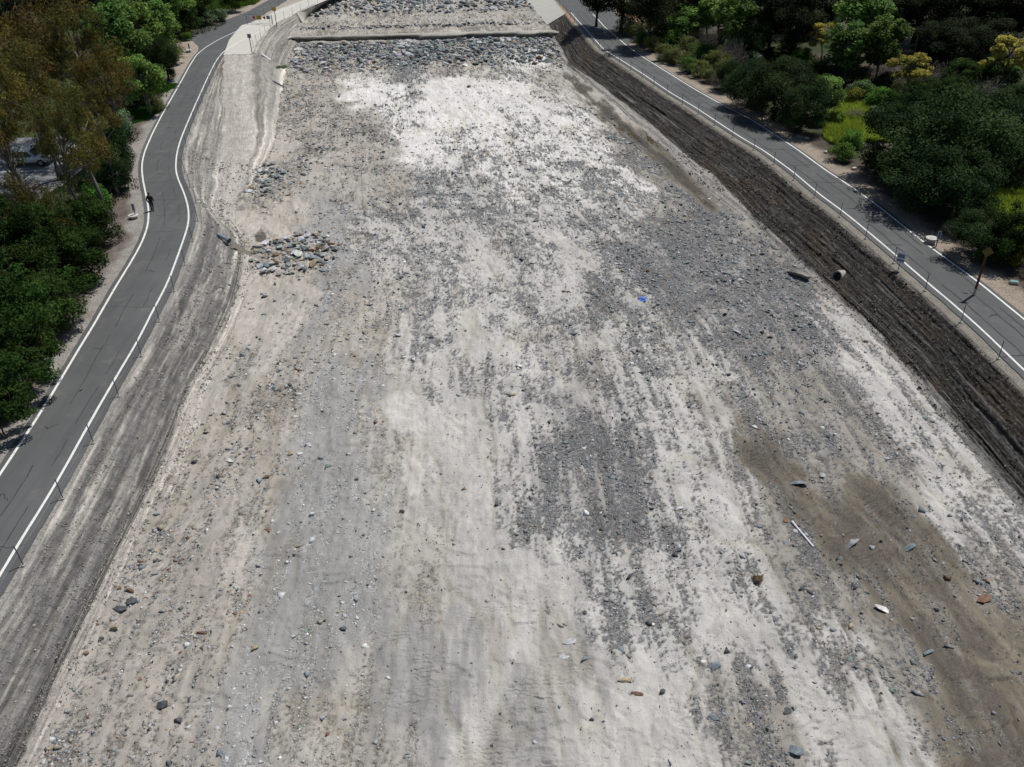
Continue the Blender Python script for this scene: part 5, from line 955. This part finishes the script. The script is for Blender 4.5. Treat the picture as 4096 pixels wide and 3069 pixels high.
_u = 0
while _u < 105:
    yy = 45+125*rgP.random()**1.25; rx = float(ev(LINE_RR, yy)); xx = rx+3.6+rgP.random()**1.1*(30+.22*max(0, yy-50))
    if yy > 142 and xx < rx+9: continue
    if any((xx-q.x)**2+((yy-q.y)*.7)**2 < 16 for q in (G2(1848, 272), G2(1865, 255), G2(2188, 432))): continue
    kk = rgP.choices(['shr', 'shy', 'wil', 'bru', 'oak', 'pal'], [30, 30, 10, 14, 5, 6])[0]; r = rgP.uniform(.9, 1.9)*(1.25 if kk in ('wil', 'oak') else 1); c, t, rp, zp = PROTO[kk][rgP.randrange(len(PROTO[kk]))]; nm, cat = KINDN[kk]
    root = empty(nm if kk != 'oak' else 'oak_bush', (xx, yy, ROAD_Z-.05), rgP.uniform(0, 6.28)); k = r/rp; root.scale = (k, k, k*rgP.uniform(.75, 1.05)); link('stems', t, None, root); link('foliage', c, None, root); tag(root, f"{'small ' if r < 1.3 else 'broad ' if r > 1.7 else ''}{UADJ[kk]} {'brush' if kk == 'bru' else 'bush'} {near_of(xx, yy)}", cat if kk != 'oak' else 'shrub', U_G); _u += 1
# bare tree and trunks of the far meadow
def bare(px, py, h, label, seed, r=.2):
    rg = random.Random(seed); p = G2(px, py); root = empty('bare_tree', p); bm = bm_new(); tips = []
    def grow(s, d, ln, r, lv):
        pts = [s]; q = s
        for i in range(4): d = (d+Vector((rg.uniform(-.28, .28), rg.uniform(-.28, .28), rg.uniform(-.05, .2)))).normalized(); q = q+d*ln/4; pts.append(q)
        bm_tube(bm, pts, [r*(1-.13*i) for i in range(5)], 6)
        if lv > 0:
            for _ in range(3): k = rg.randint(2, 4); grow(pts[k], (d+Vector((rg.uniform(-1, 1), rg.uniform(-1, 1), rg.uniform(-.2, .5)))).normalized(), ln*rg.uniform(.5, .72), r*.5, lv-1)
    grow(Vector((0, 0, -.2)), Vector((0, 0, 1)), h*.5, r, 3); link('trunk', bm_done(bm, 'trunk', True), M_TWIG, root); tag(root, label, 'tree')
bare(305, 142, 9, 'leafless pale branched tree among the sycamores', 4, .24); bare(318, 243, 4.5, 'thin bare sapling on the lawn', 6, .08)
bare(490, 14, 6, 'dark trunk leaning beside the far meadow', 8, .2); bare(482, 12, 5, 'second thin trunk beside the far meadow', 11, .12)
# low fan palm
def palm(px, py, label):
    root = empty('fan_palm', G2(px, py)); rg = np.random.default_rng(6); bm = bm_new(); bm_tube(bm, [(0, 0, -.1), (0, 0, .8)], [.3, .22], 10); link('trunk', bm_done(bm, 'trunk'), M_BARKD, root); V, F, C = [], [], []
    for k in range(30):
        a = rg.uniform(0, 6.28); e = rg.uniform(-.25, 1.2); d = np.array([math.cos(a)*math.cos(e), math.sin(a)*math.cos(e), math.sin(e)]); s = np.array([0, 0, .85]); hub = s+d*1.1; side = np.cross(d, [0, 0, 1]); side /= np.linalg.norm(side); upv = np.cross(side, d)
        for j in range(11):
            t = (j-5)/5*1.25; dr = d*math.cos(t)+side*math.sin(t); ln = .95*(1-.12*abs(j-5)/5); tip = hub+dr*ln+np.array([0, 0, -.18]); w = np.cross(dr, upv)*.06; n0 = len(V); V += [hub, hub+dr*ln*.5+w, tip, hub+dr*ln*.5-w]; F.append((n0, n0+1, n0+2, n0+3)); c = np.array([.10, .15, .05])*rg.uniform(.7, 1.9); C += [c]*4
        n0 = len(V); w = side*.02; V += [s-w, s+w, hub+w, hub-w]; F.append((n0, n0+1, n0+2, n0+3)); C += [np.array([.10, .13, .05])]*4
    link('fronds', np_mesh('fronds', np.array(V), np.array(F), False, {'col': ('FLOAT_COLOR', np.array(C))}), M_LEAF, root); tag(root, label, 'palm')
palm(377, 138, 'low fan palm on the shoulder beside the small round tree')
# tufts: grass nobody could count
def grass(name, blobs, hgt, pal, dens, label, z0=ROAD_Z-.05):
    rg = np.random.default_rng(len(blobs)*7+int(hgt*100)); V, F, C = [], [], []; base = 0
    for px, py, rx, ry, rot in blobs:
        p = G2(px, py); n = int(dens*rx*ry*3.14); a, q = rg.random(n)*6.283, np.sqrt(rg.random(n)); x, y = rx*q*np.cos(a), ry*q*np.sin(a); e = fbm(x/.8+px, y/.8, 5, 3); ok = q < .62+e*.6; x, y = x[ok], y[ok]; n = len(x); x, y = p.x+x*math.cos(rot)-y*math.sin(rot), p.y+x*math.sin(rot)+y*math.cos(rot)
        h = hgt*rg.uniform(.5, 1.3, n)*(.6+.8*fbm(x/1.2, y/1.2, 9, 3)); th = rg.random(n)*6.283; w = hgt*.06+.02; dx, dy = np.cos(th)*w, np.sin(th)*w; lx, ly = rg.normal(0, .35, n)*h, rg.normal(0, .35, n)*h
        B = np.stack([np.stack([x-dx, y-dy, np.full(n, z0)], 1), np.stack([x+dx, y+dy, np.full(n, z0)], 1), np.stack([x+lx, y+ly, z0+h], 1)], 1)
        V.append(B.reshape(-1, 3)); F.append(np.arange(base, base+3*n).reshape(-1, 3)); base += 3*n; pl = np.array(pal); cl = pl[rg.integers(0, len(pl), n)]*(rg.uniform(.7, 1.3, n)*(.7+.6*fbm(x/2, y/2, 19, 3)))[:, None]; C.append(np.repeat(cl, 3, 0))
    o = link(name, np_mesh(name, np.concatenate(V), np.concatenate(F), False, {'col': ('FLOAT_COLOR', np.concatenate(C))}), M_LEAF); tag(o, label, 'grass', None, 'stuff')
grass('tall_grass', [(1845,275,3.6,6.0,.3),(1870,250,3.4,5,0),(1822,300,2.0,3.0,0),(2188,432,2.8,6.5,.15),(2205,470,2.4,5,0)], .75, [(.44,.56,.07),(.52,.54,.07),(.34,.48,.07)], 260, 'tall yellow green grass between the oaks')
grass('lawn_grass', [(350,191,2.2,3.4,-.4),(314,240,2.5,3.6,-.4),(298,256,1.4,2.6,-.4)], .10, [(.045,.13,.012),(.035,.105,.012)], 700, 'small mown lawn patches beside the curving path')
grass('meadow_grass', [(500,6,6,10,0),(470,2,6,9,0),(520,-6,6,9,0)], .6, [(.14,.23,.04),(.10,.19,.03)], 60, 'bright green meadow at the top edge')
grass('undergrowth_weeds', [(1700,140,7,9,0),(1900,190,9,12,0),(2000,230,8,12,0),(2120,230,9,10,0),(1600,110,6,10,0),(2150,420,5,7,0),(280,210,5,8,0),(240,420,2.2,5,0),(130,440,5,8,0),(60,560,5,9,0),(300,90,8,14,0),(400,60,7,12,0)], .42, [(.035,.065,.016),(.055,.085,.02),(.085,.075,.04),(.03,.05,.014)], 26, 'patchy weeds under the trees')
# clump of dead roots on the sand and dry stalks by the sill
def tangle(name, loc, r, n, mat, label, cat, flat=.6, rad=.012):
    rg = random.Random(hash(label) % 1000 if False else len(label)); root = empty(name, loc); bm = bm_new()
    for i in range(n):
        a = Vector((rg.gauss(0, r*.4), rg.gauss(0, r*.4), abs(rg.gauss(0, r*.3))*flat)); d = Vector((rg.uniform(-1, 1), rg.uniform(-1, 1), rg.uniform(-.4, .6)))*r*.55; bm_tube(bm, [a, a+d*.5+Vector((0, 0, .05)), a+d], [rad, rad*.8, rad*.3], 4)
    tag(link('strands', bm_done(bm, 'strands'), mat, root), kind='stuff')
    c, cl = crown(55, r*.62, r*.32, r*.35, 8, 260, .12, .4, [(.26, .20, .11), (.30, .235, .13), (.20, .155, .08)], clr=.5); link('clump', c, None, root); tag(root, label, cat)
p = G2(1633, 1252, .1); tangle('root_clump', (p.x, p.y, float(bed_z(p.x, p.y)[0])), .5, 36, M_TWIG, 'brown tangle of roots and dead grass stranded on white sand', 'debris')
p = G2(673, 547, .4); tangle('driftwood_tangle', (p.x+.6, p.y+.4, .45), .8, 24, M_BARKD, 'dark driftwood twigs caught on the drain stones', 'driftwood', rad=.03)
p = G(1125, 268, .4); plant('pal', 608, 144, .3, .9, 'small grey green bush at the pipe mouth below the gate');
